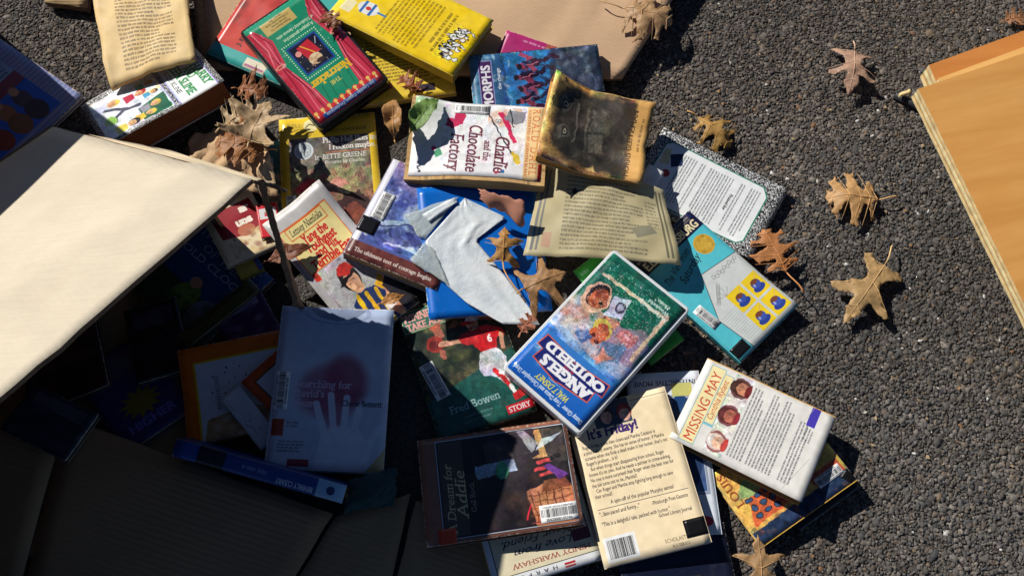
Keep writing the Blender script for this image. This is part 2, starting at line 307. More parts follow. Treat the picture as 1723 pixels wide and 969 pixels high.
# ------------------------------------------------------------------ settling: what lies on what (height of the heap)
GX0, GY0, GS, GN, GM = -1.3, -.4, .006, 434, 300
HF = np.zeros((GM, GN)); _gx = GX0 + (np.arange(GN) + .5) * GS; _gy = GY0 + (np.arange(GM) + .5) * GS; GXX, GYY = np.meshgrid(_gx, _gy)
def inside(P):
    M = np.ones(GXX.shape, bool); s = 0
    for i in range(len(P)): s += P[i][0] * P[(i + 1) % len(P)][1] - P[(i + 1) % len(P)][0] * P[i][1]
    for i in range(len(P)):
        a, b_ = P[i], P[(i + 1) % len(P)]; M &= ((b_[0] - a[0]) * (GYY - a[1]) - (b_[1] - a[1]) * (GXX - a[0])) * (1 if s > 0 else -1) >= 0
    return M
def height(p): return HF[min(GM - 1, max(0, int((p[1] - GY0) / GS))), min(GN - 1, max(0, int((p[0] - GX0) / GS)))]
def settle(quad, t, maxs=.12, gap=.0006, z=None, pct=94):
    """quad: 4 photo pixels (art TL TR BR BL); returns rectangle frame (matrix at the centre of the top face, w, h)"""
    pl = np.array([0, 0, t]) if z is None else None
    for it in range(4):
        if z is None: Q = []
        if z is not None: Q = [at(x, y, zz) for (x, y), zz in zip(quad, z)]
        else:
            for x, y in quad:
                zz = pl[2]
                for _ in range(6): p = at(x, y, zz); zz = pl[0] * p.x + pl[1] * p.y + pl[2]
                Q.append(at(x, y, zz))
            M = inside(Q); h = HF[M]
            if h.size:
                A = np.c_[GXX[M], GYY[M], np.ones(h.size)]; c = np.linalg.lstsq(A, h, rcond=None)[0]; sl_ = math.hypot(c[0], c[1])
                if sl_ > maxs: c[:2] *= maxs / sl_
                r = h - A[:, :2] @ c[:2]; c[2] = np.percentile(r, pct) + gap + t * math.sqrt(1 + c[0] ** 2 + c[1] ** 2); pl = c
    c = sum(Q, Vector()) / 4; u = ((Q[1] - Q[0]) + (Q[2] - Q[3])) / 2; v = ((Q[0] - Q[3]) + (Q[1] - Q[2])) / 2; w, h_ = u.length, v.length
    n = u.cross(v).normalized(); u.normalize(); v.normalize(); e = (u + v).normalized(); f = (u - v).normalized(); u, v = (e + f).normalized(), (e - f).normalized()
    mw = Matrix(((u.x, v.x, n.x, c.x), (u.y, v.y, n.y, c.y), (u.z, v.z, n.z, c.z), (0, 0, 0, 1)))
    P = [mw @ Vector((sx * w / 2, sy * h_ / 2, 0)) for sx, sy in ((-1, 1), (1, 1), (1, -1), (-1, -1))]; M = inside(P)
    top = c.z - (n.x * (GXX[M] - c.x) + n.y * (GYY[M] - c.y)) / n.z; HF[M] = np.maximum(HF[M], top)
    return mw, w, h_
# ------------------------------------------------------------------ builders
CARD = (205, 172, 134); KRAFT = (214, 184, 146); PAPER_EDGE = plain((214, 204, 186), .8, .1)
def quad_rot(q, rot): return [q[(i + rot) % 4] for i in range(4)]
def make_warp(w, h, curls=(), bow=(0, 0), wave=0., seed=0):
    def f(x, y):
        z = bow[0] * ((2 * x / w) ** 2) + bow[1] * ((2 * y / h) ** 2) + wave * wob(x / w * 5 + seed, y / h * 5, seed)
        for cx, cy, amp, rad in curls:
            d = math.hypot(x - cx * w / 2, y - cy * h / 2) / (rad * w); z += amp * sm(1 - d)
        return z
    return f
def book(name, label, quad, t, art, rot=0, pages=(222, 200, 160), spine='L', spine_col=(120, 110, 100), cat='book', z=None, curls=(), bow=(0, 0), wave=.0003, rough=.3, coat=0, inset=.0025, labels=(), group=None, maxs=.12, back=None, hard=False, trans=0, bs=.02, pct=94):
    mw, w, h = settle(quad_rot(quad, rot), t, z=z, maxs=maxs, pct=pct); root = empty(name, None, mw @ Matrix.Translation((0, 0, -t))); tag(root, label, cat, group)
    f = make_warp(w, h, curls, bow, wave, len(label) * 1.7); cd = .0022 if hard else .0007; o = (.003 if hard else 0.)
    am = art if isinstance(art, bpy.types.Material) else art_mat(art, rough=rough, coat=coat, trans=trans, bs=bs)
    pm = pages_mat(pages, len(label) % 3); sp = plain(spine_col, .45, .15)
    P = lambda u, v, L=0: ((u - .5) * w, (v - .5) * h, t + f((u - .5) * w, (v - .5) * h))
    V, Fc, M, U = slab(14, 18, P, cd); cov = mesh_obj('front_cover', V, Fc, [am, PAPER_EDGE], root, M, U, True)
    il, ir = (inset * .2 if spine == 'L' else inset), (inset * .2 if spine == 'R' else inset)
    def Q(u, v, L=0):
        x = -w / 2 + il + u * (w - il - ir); y = (v - .5) * (h - 2 * inset); return (x, y, t - cd - .0002 + f(x, y) * (1 - L))
    V, Fc, M, U = slab(14, 18, Q, t - 2 * cd - .0004, 5, .0011); mesh_obj('page_block', V, Fc, [pm], root, [0] * len(M), U)
    B = lambda u, v, L=0: ((u - .5) * w, (v - .5) * h, cd)
    V, Fc, M, U = slab(2, 2, B, cd); mesh_obj('back_cover', V, Fc, [back and plain(back) or sp, PAPER_EDGE], root, M, U)
    if spine:
        sg = -1 if spine == 'L' else 1
        S = lambda u, v, L=0: (sg * (w / 2 + .0002) + (u - .5) * .0009, (v - .5) * h, t + .0002 + f(sg * w / 2, (v - .5) * h) * (1 - L))
        V, Fc, M, U = slab(1, 18, S, t, 3, .0002); mesh_obj('spine', V, Fc, [sp], root, [0] * len(M), U)
    for lab in labels:
        nm, cx, cy, lw, lh, ang, la = lab[:7]; c, s = math.cos(math.radians(ang)), math.sin(math.radians(ang)); k = w / 100
        def LP(u, v, L=0):
            a, b = (u - .5) * lw, (v - .5) * lh; x = (cx + a * c - b * s) * k - w / 2; y = h / 2 - cy * k + (a * s + b * c) * k; x = min(max(x, -w / 2), w / 2); y = min(max(y, -h / 2), h / 2); return (x, y, t + f(x, y) + .0007)
        lm = art_mat(la, 'sticker', .4) if isinstance(la, Art) else plain(la, .3, .1)
        V, Fc, M, U = slab(5, 5, LP, .0006); mesh_obj(nm, V, Fc, [lm, PAPER_EDGE], cov, M, U, True)
    return root
def rbox(w, h, z0, z1, r=.004, seg=4, b=.0012):
    """box with rounded vertical corners and a small bevel on top and bottom"""
    ring = []
    for sx, sy, a0 in ((1, 1, 0), (-1, 1, 90), (-1, -1, 180), (1, -1, 270)):
        for k in range(seg + 1):
            a = math.radians(a0 + 90 * k / seg); ring.append((sx * (w / 2 - r) + r * math.cos(a), sy * (h / 2 - r) + r * math.sin(a)))
    n = len(ring); V, Fc = [], []
    for zz, ins in ((z0, b), (z0 + b, 0), (z1 - b, 0), (z1, b)):
        for x, y in ring: V.append((x * (1 - 2 * ins / w), y * (1 - 2 * ins / h), zz))
    for L in range(3):
        for i in range(n): Fc.append((L * n + i, L * n + (i + 1) % n, (L + 1) * n + (i + 1) % n, (L + 1) * n + i))
    Fc.append(tuple(range(3 * n, 4 * n))); Fc.append(tuple(range(n - 1, -1, -1))); return V, Fc
def video_case(name, label, quad, t, art, rot, shell, z=None, rough=.25, margin=(.035, .02), group=None, maxs=.12):
    mw, w, h = settle(quad_rot(quad, rot), t, z=z, maxs=maxs); root = empty(name, None, mw @ Matrix.Translation((0, 0, -t))); tag(root, label, 'video case', group)
    sm_ = plain(shell, .3, .06, 40, .1)
    V, Fc = rbox(w, h, 0, t * .46); mesh_obj('case_base', V, Fc, sm_, root)
    V, Fc = rbox(w - .003, h - .003, t * .45, t * .54); mesh_obj('case_seam', V, Fc, plain([max(8, c * .6) for c in shell], .5), root)
    V, Fc = rbox(w, h, t * .53, t - .0006, .006); mesh_obj('case_lid', V, Fc, sm_, root)
    mx, my = margin
    P = lambda u, v, L=0: (-w / 2 + w * mx + u * w * (1 - 2 * mx), -h / 2 + h * my + v * h * (1 - 2 * my), t + .0004 + .0004 * wob(u * 6, v * 7, 3))
    V, Fc, M, U = slab(12, 16, P, .0009); mesh_obj('printed_sleeve', V, Fc, [art_mat(art, 'printed_sleeve', .25, .7, .05), PAPER_EDGE], root, M, U, True)
    for sx in (-.25, .25):
        V, Fc = rbox(w * .12, .0022, t * .2, t * .34, .0004, 1, .0003); o = mesh_obj('catch', V, Fc, sm_, root); o.location = (w * sx, -h / 2 - .0008, 0)
    return root
def patch(name, c4, d, mats, parent=None, nx=16, ny=16, bumpf=None, torn=0., label=None, cat=None, group=None, uv=True, hf=True, smooth=True):
    """sheet through four corners (px, py, z) in order TL TR BR BL; a bilinear patch with its own bends"""
    C = [at(*c) if not isinstance(c, Vector) else c for c in c4]; org = sum(C, Vector()) / 4
    if parent is not None: org = parent.matrix_world.translation
    n = (C[1] - C[0]).cross(C[0] - C[3]).normalized(); n = n if n.z > 0 else -n
    R = random.Random(int(abs(org.x) * 1e4) + nx); jt = {}
    def P(u, v, L=0):
        p = (C[3] * (1 - u) + C[2] * u) * (1 - v) + (C[0] * (1 - u) + C[1] * u) * v
        if torn and (u in (0, 1) or v in (0, 1)):
            k = (u, v)
            if k not in jt: jt[k] = R.uniform(-torn, torn)
            e = (C[1] - C[0]).normalized() if u in (0, 1) else (C[0] - C[3]).normalized(); p = p + e * jt[k]
        if bumpf: p = p + n * bumpf(u, v)
        return p - org
    V, Fc, M, U = slab(nx, ny, P, 0); k = (nx + 1) * (ny + 1); V = [Vector(v) for v in V[:k]] + [Vector(v) - n * d for v in V[k:]]
    o = mesh_obj(name, V, Fc, mats, None, M if len(mats) > 1 else None, U, [k == 0 for k in M] if smooth and d > .0003 else smooth)
    o.location = org if parent is None else (0, 0, 0); o.parent = parent
    if label: tag(o, label, cat, group)
    if hf:
        M_ = inside([tuple(c) for c in C]); A = np.array([(c.x, c.y, 1) for c in C]); s = np.linalg.lstsq(A, np.array([c.z for c in C]), rcond=None)[0]
        HF[M_] = np.maximum(HF[M_], s[0] * GXX[M_] + s[1] * GYY[M_] + s[2])
    return o
def tube(pts, r0, r1, seg=6):
    V, Fc = [], []; n = len(pts)
    for i, p in enumerate(pts):
        d = (pts[min(i + 1, n - 1)] - pts[max(i - 1, 0)]).normalized(); a = d.orthogonal().normalized(); b = d.cross(a); r = r0 + (r1 - r0) * i / (n - 1)
        V += [p + (a * math.cos(2 * math.pi * k / seg) + b * math.sin(2 * math.pi * k / seg)) * r for k in range(seg)]
    for i in range(n - 1):
        for k in range(seg): Fc.append((i * seg + k, i * seg + (k + 1) % seg, (i + 1) * seg + (k + 1) % seg, (i + 1) * seg + k))
    Fc.append(tuple(range(seg - 1, -1, -1))); Fc.append(tuple(range((n - 1) * seg, n * seg))); return V, Fc
OAK = [(0, .0), (.06, .03), (.13, .07), (.12, .16), (.1, .27), (.19, .32), (.22, .24), (.25, .15), (.29, .09), (.34, .12), (.37, .24), (.42, .38), (.4, .48), (.49, .45), (.57, .47), (.55, .34), (.57, .2), (.59, .12), (.64, .11), (.69, .19), (.76, .3), (.76, .39), (.82, .31), (.88, .28), (.84, .18), (.85, .1), (.89, .09), (.94, .16), (.95, .08), (1, 0)]
MAPLE = [(0, 0), (.04, .1), (.02, .24), (-.04, .4), (.0, .54), (.07, .5), (.13, .38), (.2, .27), (.28, .2), (.36, .19), (.44, .28), (.54, .46), (.6, .64), (.65, .6), (.66, .46), (.62, .3), (.6, .2), (.64, .14), (.7, .15), (.78, .17), (.84, .11), (.92, .06), (1, 0)]
SLIM = [(0, 0), (.08, .05), (.2, .11), (.35, .15), (.5, .16), (.65, .13), (.8, .08), (.92, .03), (1, 0)]
def leaf_mat(col, key):
    k = ('leaf', tuple(col), key)
    if k in _mc: return _mc[k]
    m, nt, b = node_mat('dry_leaf', .5, .45); c = np.array(lin(col)); v = mapping(nt, (1, 1, 1))
    n = noise(nt, 70 + key * 15, 8, v, .7); s = noise(nt, 230, 3, v)
    a = ramp(nt, n.outputs[0], [(.28, c * np.array([.5, .4, .32])), (.43, c * .92), (.56, c), (.7, np.minimum(c * np.array([1.45, 1.42, 1.3]), .9))])
    a = mix(nt, ramp(nt, s.outputs[0], [(.62, (0, 0, 0)), (.72, (.6,) * 3)]), a, c * .35); nt.links.new(a, b.inputs['Base Color']); bump(nt, b, n.outputs[0], .5, .002)
    tr = nt.nodes.new('ShaderNodeBsdfTranslucent'); nt.links.new(a, tr.inputs[0]); ms = nt.nodes.new('ShaderNodeMixShader'); ms.inputs[0].default_value = .3
    nt.links.new(b.outputs[0], ms.inputs[1]); nt.links.new(tr.outputs[0], ms.inputs[2]); nt.links.new(ms.outputs[0], nt.nodes['Material Output'].inputs[0]); _mc[k] = m; return m
def leaf(label, base, tip, shape=OAK, wid=1., col=(176, 134, 86), curl=.25, bend=.1, lift=.002, seed=0, stem=.4, twist=0., name='dry_leaf', side=0., z=None, sdir_=0.):
    """base, tip: photo pixels of the ends of the blade"""
    z0 = z
    if z0 is None:
        z0 = 0
        for _ in range(5): z0 = max(height(at(*base, z0)), height(at(*tip, z0)), height((at(*base, z0) + at(*tip, z0)) / 2))
    a, b = at(*base, z0 + lift), at(*tip, z0 + lift); Y = b - a; L = Y.length; Y.normalize(); Z = Vector((0, 0, 1)); X = Y.cross(Z).normalized(); Z = X.cross(Y)
    root = empty(name, None, Matrix(((X.x, Y.x, Z.x, a.x), (X.y, Y.y, Z.y, a.y), (X.z, Y.z, Z.z, a.z), (0, 0, 0, 1)))); tag(root, label, 'leaf', 'fallen leaves' if name == 'dry_leaf' else None)
    R = random.Random(seed); pts = []
    for i, (y, x) in enumerate(shape[:-1]):
        y2, x2 = shape[i + 1]
        for k in range(3): t = k / 3; pts.append((y + (y2 - y) * t + R.uniform(-.012, .012), max(0, (x + (x2 - x) * t) * wid + R.uniform(-.012, .012))))
    pts.append(shape[-1])
    def zf(x, y): return L * (curl * (abs(x) ** 1.6) * (1 + .5 * (side if x > 0 else -side)) + bend * 4 * y * (1 - y) * .5 + (.06 * abs(curl) ** .5) * wob(x * 6, y * 6, seed * 1.3 + 1) + .01 * wob(x * 13, y * 12, seed) + .004 * wob(x * 34, y * 31, seed) - .02 * abs(math.sin(9 * y - 5 * abs(x))) * abs(x) + twist * x * (y - .5))
    sides = []
    for sg in (1, -1):
        lob = [R.uniform(.75, 1.18) for _ in range(9)]; lsh = [R.uniform(-.05, .05) for _ in range(9)]; ol = []
        for y, x in pts:
            q = min(max(y, 0), .999) * 7; qi = int(q); x = x * (lob[qi] * (1 - q + qi) + lob[qi + 1] * (q - qi)); y = y + (lsh[qi] * (1 - q + qi) + lsh[qi + 1] * (q - qi)) * min(1, x * 4) * (y < .95); ol.append((sg * max(x, .004), y))
        sides.append(ol)
    out = sides[0] + sides[1][::-1]; n0 = len(out); P2 = [Vector(q) for q in out]
    for j in range(-2, 22):
        for i in range(-16, 17): P2.append(Vector((i * .05 + R.uniform(-.008, .008), j * .05 + R.uniform(-.008, .008))))
    r_ = delaunay_2d_cdt(P2, [], [list(range(n0))], 1, 1e-4); V = [Vector((v.x * L, v.y * L, zf(v.x, v.y))) for v in r_[0]]; Fc = [tuple(f) for f in r_[2]]; us = sorted({k for f in Fc for k in f}); rm = {k: i for i, k in enumerate(us)}; V = [V[k] for k in us]; Fc = [tuple(rm[k] for k in f) for f in Fc]
    lo = min(v.z for v in V); V = [v - Vector((0, 0, lo)) for v in V]; mid = lambda y: Vector((0, y * L, zf(0, y) - lo + .0006))
    o = mesh_obj('blade', V, Fc, leaf_mat(col, seed % 3), root, smooth=True); md = o.modifiers.new('thickness', 'SOLIDIFY'); md.thickness = .00015
    vm = plain([min(255, c * 1.06 + 8) for c in col], .6)
    V, Fc = tube([mid(i / 10) for i in range(11)], .0006, .0002, 5); mesh_obj('midrib', V, Fc, vm, o, smooth=True); blade = o
    tips = [(y, x) for i, (y, x) in enumerate(shape) if 0 < i < len(shape) - 1 and x > .15 and x >= shape[i - 1][1] and x >= shape[i + 1][1]]
    for y, x in tips:
        for sg in (1, -1):
            y0 = max(.03, y - .42 * x); pp = [Vector((sg * x * wid * t * L, (y0 + (y - y0) * t) * L, zf(sg * x * wid * t, y0 + (y - y0) * t) - lo + .0005)) for t in (0, .3, .6, .9)]
            V, Fc = tube(pp, .0005, .0002, 4); mesh_obj('vein', V, Fc, vm, blade)
    if stem:
        pp = [mid(0) + Vector((L * stem * (.25 * math.sin(t * 2.2) + sdir_ * t) * t, -L * stem * t, L * .05 * math.sin(t * 3.1))) for t in (0, .2, .4, .6, .8, 1)]
        V, Fc = tube(pp, .0009, .0013, 6); mesh_obj('stem', V, Fc, vm, root, smooth=True)
    return root
# ------------------------------------------------------------------ the ground
def asphalt():
    m, nt, b = node_mat('asphalt', .9, .2); v = mapping(nt, (1, 1, 1)); vo = nt.nodes.new('ShaderNodeTexVoronoi'); vo.inputs['Scale'].default_value = 115; nt.links.new(v, vo.inputs['Vector'])
    c = ramp(nt, noise(nt, 150, 3, v).outputs[0], [(.3, (.045, .040, .036)), (.7, (.11, .098, .087))]); nt.links.new(c, b.inputs['Base Color']); vo.inputs['Scale'].default_value = 230; bump(nt, b, vo.outputs['Distance'], 1., .003)
    V = [(x, y, 0) for y in (-30, 30) for x in (-30, 30)]
    g = mesh_obj('asphalt_ground', V, [(0, 1, 3, 2)], m); tag(g, kind='structure')
    m2, nt, b = node_mat('asphalt_stone', .85, .2); at_ = nt.nodes.new('ShaderNodeVertexColor'); at_.layer_name = 'tint'; n = noise(nt, 500, 3, mapping(nt, (1, 1, 1)))
    nt.links.new(mix(nt, .55, at_.outputs[0], ramp(nt, n.outputs[0], [(.3, (.45,) * 3), (.7, (1.4,) * 3)]), 'MULTIPLY'), b.inputs['Base Color']); bump(nt, b, n.outputs[0], .5, .001)
    phi = (1 + 5 ** .5) / 2; ico = np.array([(-1, phi, 0), (1, phi, 0), (-1, -phi, 0), (1, -phi, 0), (0, -1, phi), (0, 1, phi), (0, -1, -phi), (0, 1, -phi), (phi, 0, -1), (phi, 0, 1), (-phi, 0, -1), (-phi, 0, 1)]) / math.hypot(1, phi)
    F_ = np.array([(0, 11, 5), (0, 5, 1), (0, 1, 7), (0, 7, 10), (0, 10, 11), (1, 5, 9), (5, 11, 4), (11, 10, 2), (10, 7, 6), (7, 1, 8), (3, 9, 4), (3, 4, 2), (3, 2, 6), (3, 6, 8), (3, 8, 9), (4, 9, 5), (2, 4, 11), (6, 2, 10), (8, 6, 7), (9, 8, 1)])
    x0, x1, y0, y1 = -1.0, 1.06, -.06, 1.2; step = .0040; gx, gy = np.meshgrid(np.arange(x0, x1, step), np.arange(y0, y1, step)); n_ = gx.size
    px = gx.ravel() + RS.uniform(-.5, .5, n_) * step; py = gy.ravel() + RS.uniform(-.5, .5, n_) * step
    keep = (HFMASK[np.clip(((py - GY0) / GS).astype(int), 0, GM - 1), np.clip(((px - GX0) / GS).astype(int), 0, GN - 1)] == 0); px, py = px[keep], py[keep]; n_ = px.size
    r = np.clip(RS.lognormal(math.log(.0027), .5, n_), .0013, .0085); V = ico[None] * RS.uniform(.58, 1.35, (n_, 12, 1)); s = np.stack([r * RS.uniform(.8, 1.35, n_), r * RS.uniform(.7, 1.1, n_), r * RS.uniform(.22, .38, n_)], 1)
    V = V * s[:, None]; an = RS.uniform(0, 6.28, n_); tl = RS.uniform(-.28, .28, n_); c, s_ = np.cos(tl)[:, None], np.sin(tl)[:, None]; y, z = V[..., 1] * c - V[..., 2] * s_, V[..., 1] * s_ + V[..., 2] * c
    c, s_ = np.cos(an)[:, None], np.sin(an)[:, None]; V = np.stack([V[..., 0] * c - y * s_ + px[:, None], V[..., 0] * s_ + y * c + py[:, None], z + (.0016 - r * .3 + RS.uniform(-.0004, .0004, n_))[:, None]], -1)
    base = np.array([[.072, .063, .055], [.098, .086, .074], [.055, .052, .050], [.088, .068, .052], [.125, .108, .092]])[RS.choice(5, n_, p=[.34, .24, .22, .13, .07])] * RS.uniform(.75, 1.6, (n_, 1))
    big = .5 * np.sin(px * 9 + 2 * np.sin(py * 7)) + .5 * np.sin(py * 11 + 1.7 * np.sin(px * 8) + 1); base *= (1.28 + .18 * big)[:, None]; warm = np.clip(.5 + .5 * np.sin(px * 5.3 + 2.2 * np.sin(py * 4.1)), 0, 1)[:, None]; base *= 1 + warm * np.array([[.08, .01, -.05]])
    base *= np.array([[.96, 1., 1.05]])
    sp = RS.rand(n_); base[sp < .010] = (.2, .15, .10); base[sp < .004] = (.24, .13, .07); base[sp < .0016] = (.62, .6, .56)
    base = base[:, None].repeat(12, 1).reshape(-1, 3); col_ = np.c_[base, np.ones(len(base))]
    me = bpy.data.meshes.new('stones'); me.vertices.add(n_ * 12); me.vertices.foreach_set('co', V.astype(np.float32).ravel()); Fa = (F_[None] + (np.arange(n_) * 12)[:, None, None]).reshape(-1, 3)
    me.loops.add(Fa.size); me.loops.foreach_set('vertex_index', Fa.astype(np.int32).ravel()); me.polygons.add(len(Fa)); me.polygons.foreach_set('loop_start', np.arange(0, Fa.size, 3, dtype=np.int32)); me.update(calc_edges=True)
    a = me.color_attributes.new('tint', 'FLOAT_COLOR', 'POINT'); a.data.foreach_set('color', col_.astype(np.float32).ravel()); me.materials.append(m2)
    o = bpy.data.objects.new('stones', me); COL.objects.link(o); o.parent = g; tag(o, kind='stuff')
# hidden under the heap no stones are needed
HFMASK = np.zeros(HF.shape, int)
for poly in ([(330, 60), (800, 60), (1040, 230), (1080, 560), (1150, 880), (700, 900), (300, 700), (330, 300)], [(-400, 420), (330, 330), (760, 700), (760, 1100), (-300, 1100)], [(420, -60), (1040, -60), (1000, 120), (420, 110)],): HFMASK[inside([tuple(at(x, y, 0)) for x, y in poly])] = 1
asphalt()
HF[:] = .004
INK = (35, 32, 34)
def marble(A, x0, y0, x1, y1, seed=3, sc=2, lvl=.25):
    N = np.random.RandomState(seed).rand(A.h, A.w).astype(np.float32); N = blur(N, sc); N2 = blur(np.random.RandomState(seed + 1).rand(A.h, A.w).astype(np.float32), sc * 2)
    N = (N - N.mean()) / N.std() + .6 * (N2 - N2.mean()) / N2.std(); k = A.k; sl = (slice(int(y0 * k), int(y1 * k)), slice(int(x0 * k), int(x1 * k))); A.a[sl] = (18, 18, 20); A.put((N[sl] > lvl).astype(np.float32), (232, 232, 232), 1, sl)
def barlabel(num='30420000105746', head='ABRAHAM LINCOLN ELEMENTARY', asp=.36):
    a = Art(asp, (240, 241, 240), 3, 5); a.barcode(50, 50 * asp, 98, 98 * asp, 0, num, head); return a
# ---- the tipped cardboard box at the side: sunlit top wall, torn side flap, lower flaps in the shade
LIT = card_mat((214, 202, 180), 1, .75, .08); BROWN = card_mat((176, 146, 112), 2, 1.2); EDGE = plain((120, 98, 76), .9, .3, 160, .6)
A_, B_, C_ = at(425, 302, .32), at(0, 670, .42), at(145, 228, .17)
pn = (B_ - A_).cross(C_ - A_).normalized(); pn = pn if pn.z > 0 else -pn
def on_panel(x, y): o = Vector((0, 0, CH)); d = at(x, y, 0) - o; return o + d * ((A_ - o).dot(pn) / d.dot(pn))
box = empty('cardboard_box', at(200, 480, 0)); tag(box, 'large tipped cardboard box with a sunlit cream top wall and shaded lower flaps', 'box')
Bx = A_ + (B_ - A_) * 1.75; Cx = C_ + (C_ - A_) * .25
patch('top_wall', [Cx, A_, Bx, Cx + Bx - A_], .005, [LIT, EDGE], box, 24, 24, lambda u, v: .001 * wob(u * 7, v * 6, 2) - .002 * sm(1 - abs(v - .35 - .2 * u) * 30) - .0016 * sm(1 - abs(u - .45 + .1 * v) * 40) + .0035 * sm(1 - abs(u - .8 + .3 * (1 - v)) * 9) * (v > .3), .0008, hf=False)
patch('torn_flap', [(150, 226, .172), (330, 262, .235), (482, 313, .295), (428, 304, .316)], .004, [card_mat((222, 204, 172), 3, .4), EDGE], box, 14, 5, lambda u, v: .0015 * wob(u * 8, v * 3, 5) - .004 * sm(u * 4 - 3), .0022, hf=False)
patch('side_flap', [A_ + Vector((.004, .002, -.006)), at(432, 308, .2), at(503, 519, .05), at(494, 516, .08)], .007, [EDGE, EDGE], box, 8, 26, lambda u, v: .0015 * wob(u * 3, v * 22, 1), .003, hf=False)
A2 = A_ + (C_ - A_) * .42; wallN = [A2 - Vector((.004, -.004, .004)), Cx - Vector((.004, -.004, .004)), Vector((Cx.x, Cx.y + .02, .004)), Vector((A2.x - .01, A2.y + .02, .01))]
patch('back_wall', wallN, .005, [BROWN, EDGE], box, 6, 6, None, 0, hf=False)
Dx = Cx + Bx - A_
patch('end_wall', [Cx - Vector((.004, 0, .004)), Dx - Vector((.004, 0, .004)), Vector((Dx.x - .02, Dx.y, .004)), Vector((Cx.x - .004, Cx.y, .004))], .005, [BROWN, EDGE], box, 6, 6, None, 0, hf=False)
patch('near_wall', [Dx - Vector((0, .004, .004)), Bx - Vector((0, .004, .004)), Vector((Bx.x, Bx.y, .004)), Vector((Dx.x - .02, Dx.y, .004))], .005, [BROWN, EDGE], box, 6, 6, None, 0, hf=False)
patch('bottom_wall', [(-330, 470, .006), (250, 330, .006), (330, 800, .008), (-250, 1080, .008)], .005, [BROWN, EDGE], box, 6, 6, lambda u, v: .001 * wob(u * 5, v * 5), 0)
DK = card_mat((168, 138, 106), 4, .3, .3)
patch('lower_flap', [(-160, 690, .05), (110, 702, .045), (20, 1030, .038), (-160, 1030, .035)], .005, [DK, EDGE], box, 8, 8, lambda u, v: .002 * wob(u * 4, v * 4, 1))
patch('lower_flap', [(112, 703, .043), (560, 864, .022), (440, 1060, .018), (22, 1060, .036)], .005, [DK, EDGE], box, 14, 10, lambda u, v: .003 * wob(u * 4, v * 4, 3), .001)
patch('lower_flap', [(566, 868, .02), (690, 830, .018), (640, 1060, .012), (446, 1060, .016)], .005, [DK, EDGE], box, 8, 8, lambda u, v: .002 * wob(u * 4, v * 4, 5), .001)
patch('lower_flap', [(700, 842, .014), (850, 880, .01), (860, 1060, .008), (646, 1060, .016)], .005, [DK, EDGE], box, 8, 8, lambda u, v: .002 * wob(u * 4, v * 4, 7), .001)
# ---- a second carton stands beyond the corner of the view and shades it
HC = .46; E1, E2 = [q + sdir * ((HC - q.z) / sdir.z) for q in (on_panel(146, 226), on_panel(0, 365))]; ex = (E2 - E1).normalized(); ez = math.atan2(ex.y, ex.x)
G_ = at(128, 165, .01); pr = Vector((math.sin(SUN_AZ), -math.cos(SUN_AZ), 0)); E1 = E1 - ex * (pr.dot(E1 - G_) / pr.dot(ex))
car = empty('closed_carton', None, Matrix.Translation((E1.x, E1.y, 0)) @ Matrix.Rotation(ez, 4, 'Z')); tag(car, 'tall closed cardboard carton standing past the blue checked picture book', 'box')
V, Fc = rbox(.6, .4, .002, HC - .006, .004, 2, .002); o = mesh_obj('carton_body', V, Fc, card_mat(CARD, 5), car); o.location = (.3, -.2, 0)
for yy in (-.1, -.3): V, Fc = rbox(.6, .196, HC - .005, HC, .002, 1, .001); o = mesh_obj('lid_flap', V, Fc, card_mat(CARD, 5), car); o.location = (.3, yy, 0)
# ---- the flat cardboard sheet under the top books
SHEET = card_mat((206, 172, 138), 6, .5, .15)
fs = empty('cardboard_sheet', at(720, 60, 0)); tag(fs, 'flat tan cardboard sheet with a crease, lying under the yellow books', 'cardboard')
patch('sheet', [(322, -150, .03), (1228, -150, .034), (1046, 133, .03), (352, 118, .012)], .005, [SHEET, EDGE], fs, 40, 14, lambda u, v: .004 * wob(u * 7, v * 4, 2) + .004 * sm(1 - abs(u - .80 - .05 * v) * 40), .0012)
patch('shadow_strip', [(312, -150, .045), (330, -150, .032), (349, 100, .016), (338, 104, .02)], .004, [EDGE, EDGE], fs, 3, 14, None, .001, hf=False)  # dark strip along the sheet's left side, standing in for shadow
# ---- brown wrapping paper below the leaves
kraft_m = plain((198, 164, 124), .8, .18, 25, .3)
patch('kraft_paper', [(318, 232, .05), (440, 190, .055), (470, 330, .055), (332, 312, .05)], .0008, [kraft_m], None, 26, 22, lambda u, v: .016 * math.sin(3.1 * v) * (.6 + .4 * math.sin(3 * u)) + .006 * wob(u * 9, v * 7, 4) + .003 * wob(u * 19, v * 17, 1), .002, 'crumpled brown wrapping paper beneath the dry leaves', 'paper', hf=False)
patch('cardboard_strip', [(72, -60, .02), (146, -60, .02), (148, 14, .02), (76, 4, .02)], .012, [card_mat((206, 176, 130), 7), EDGE], None, 4, 4, None, .0008, 'short tan cardboard strip at the top edge beside the yellowed page', 'cardboard')
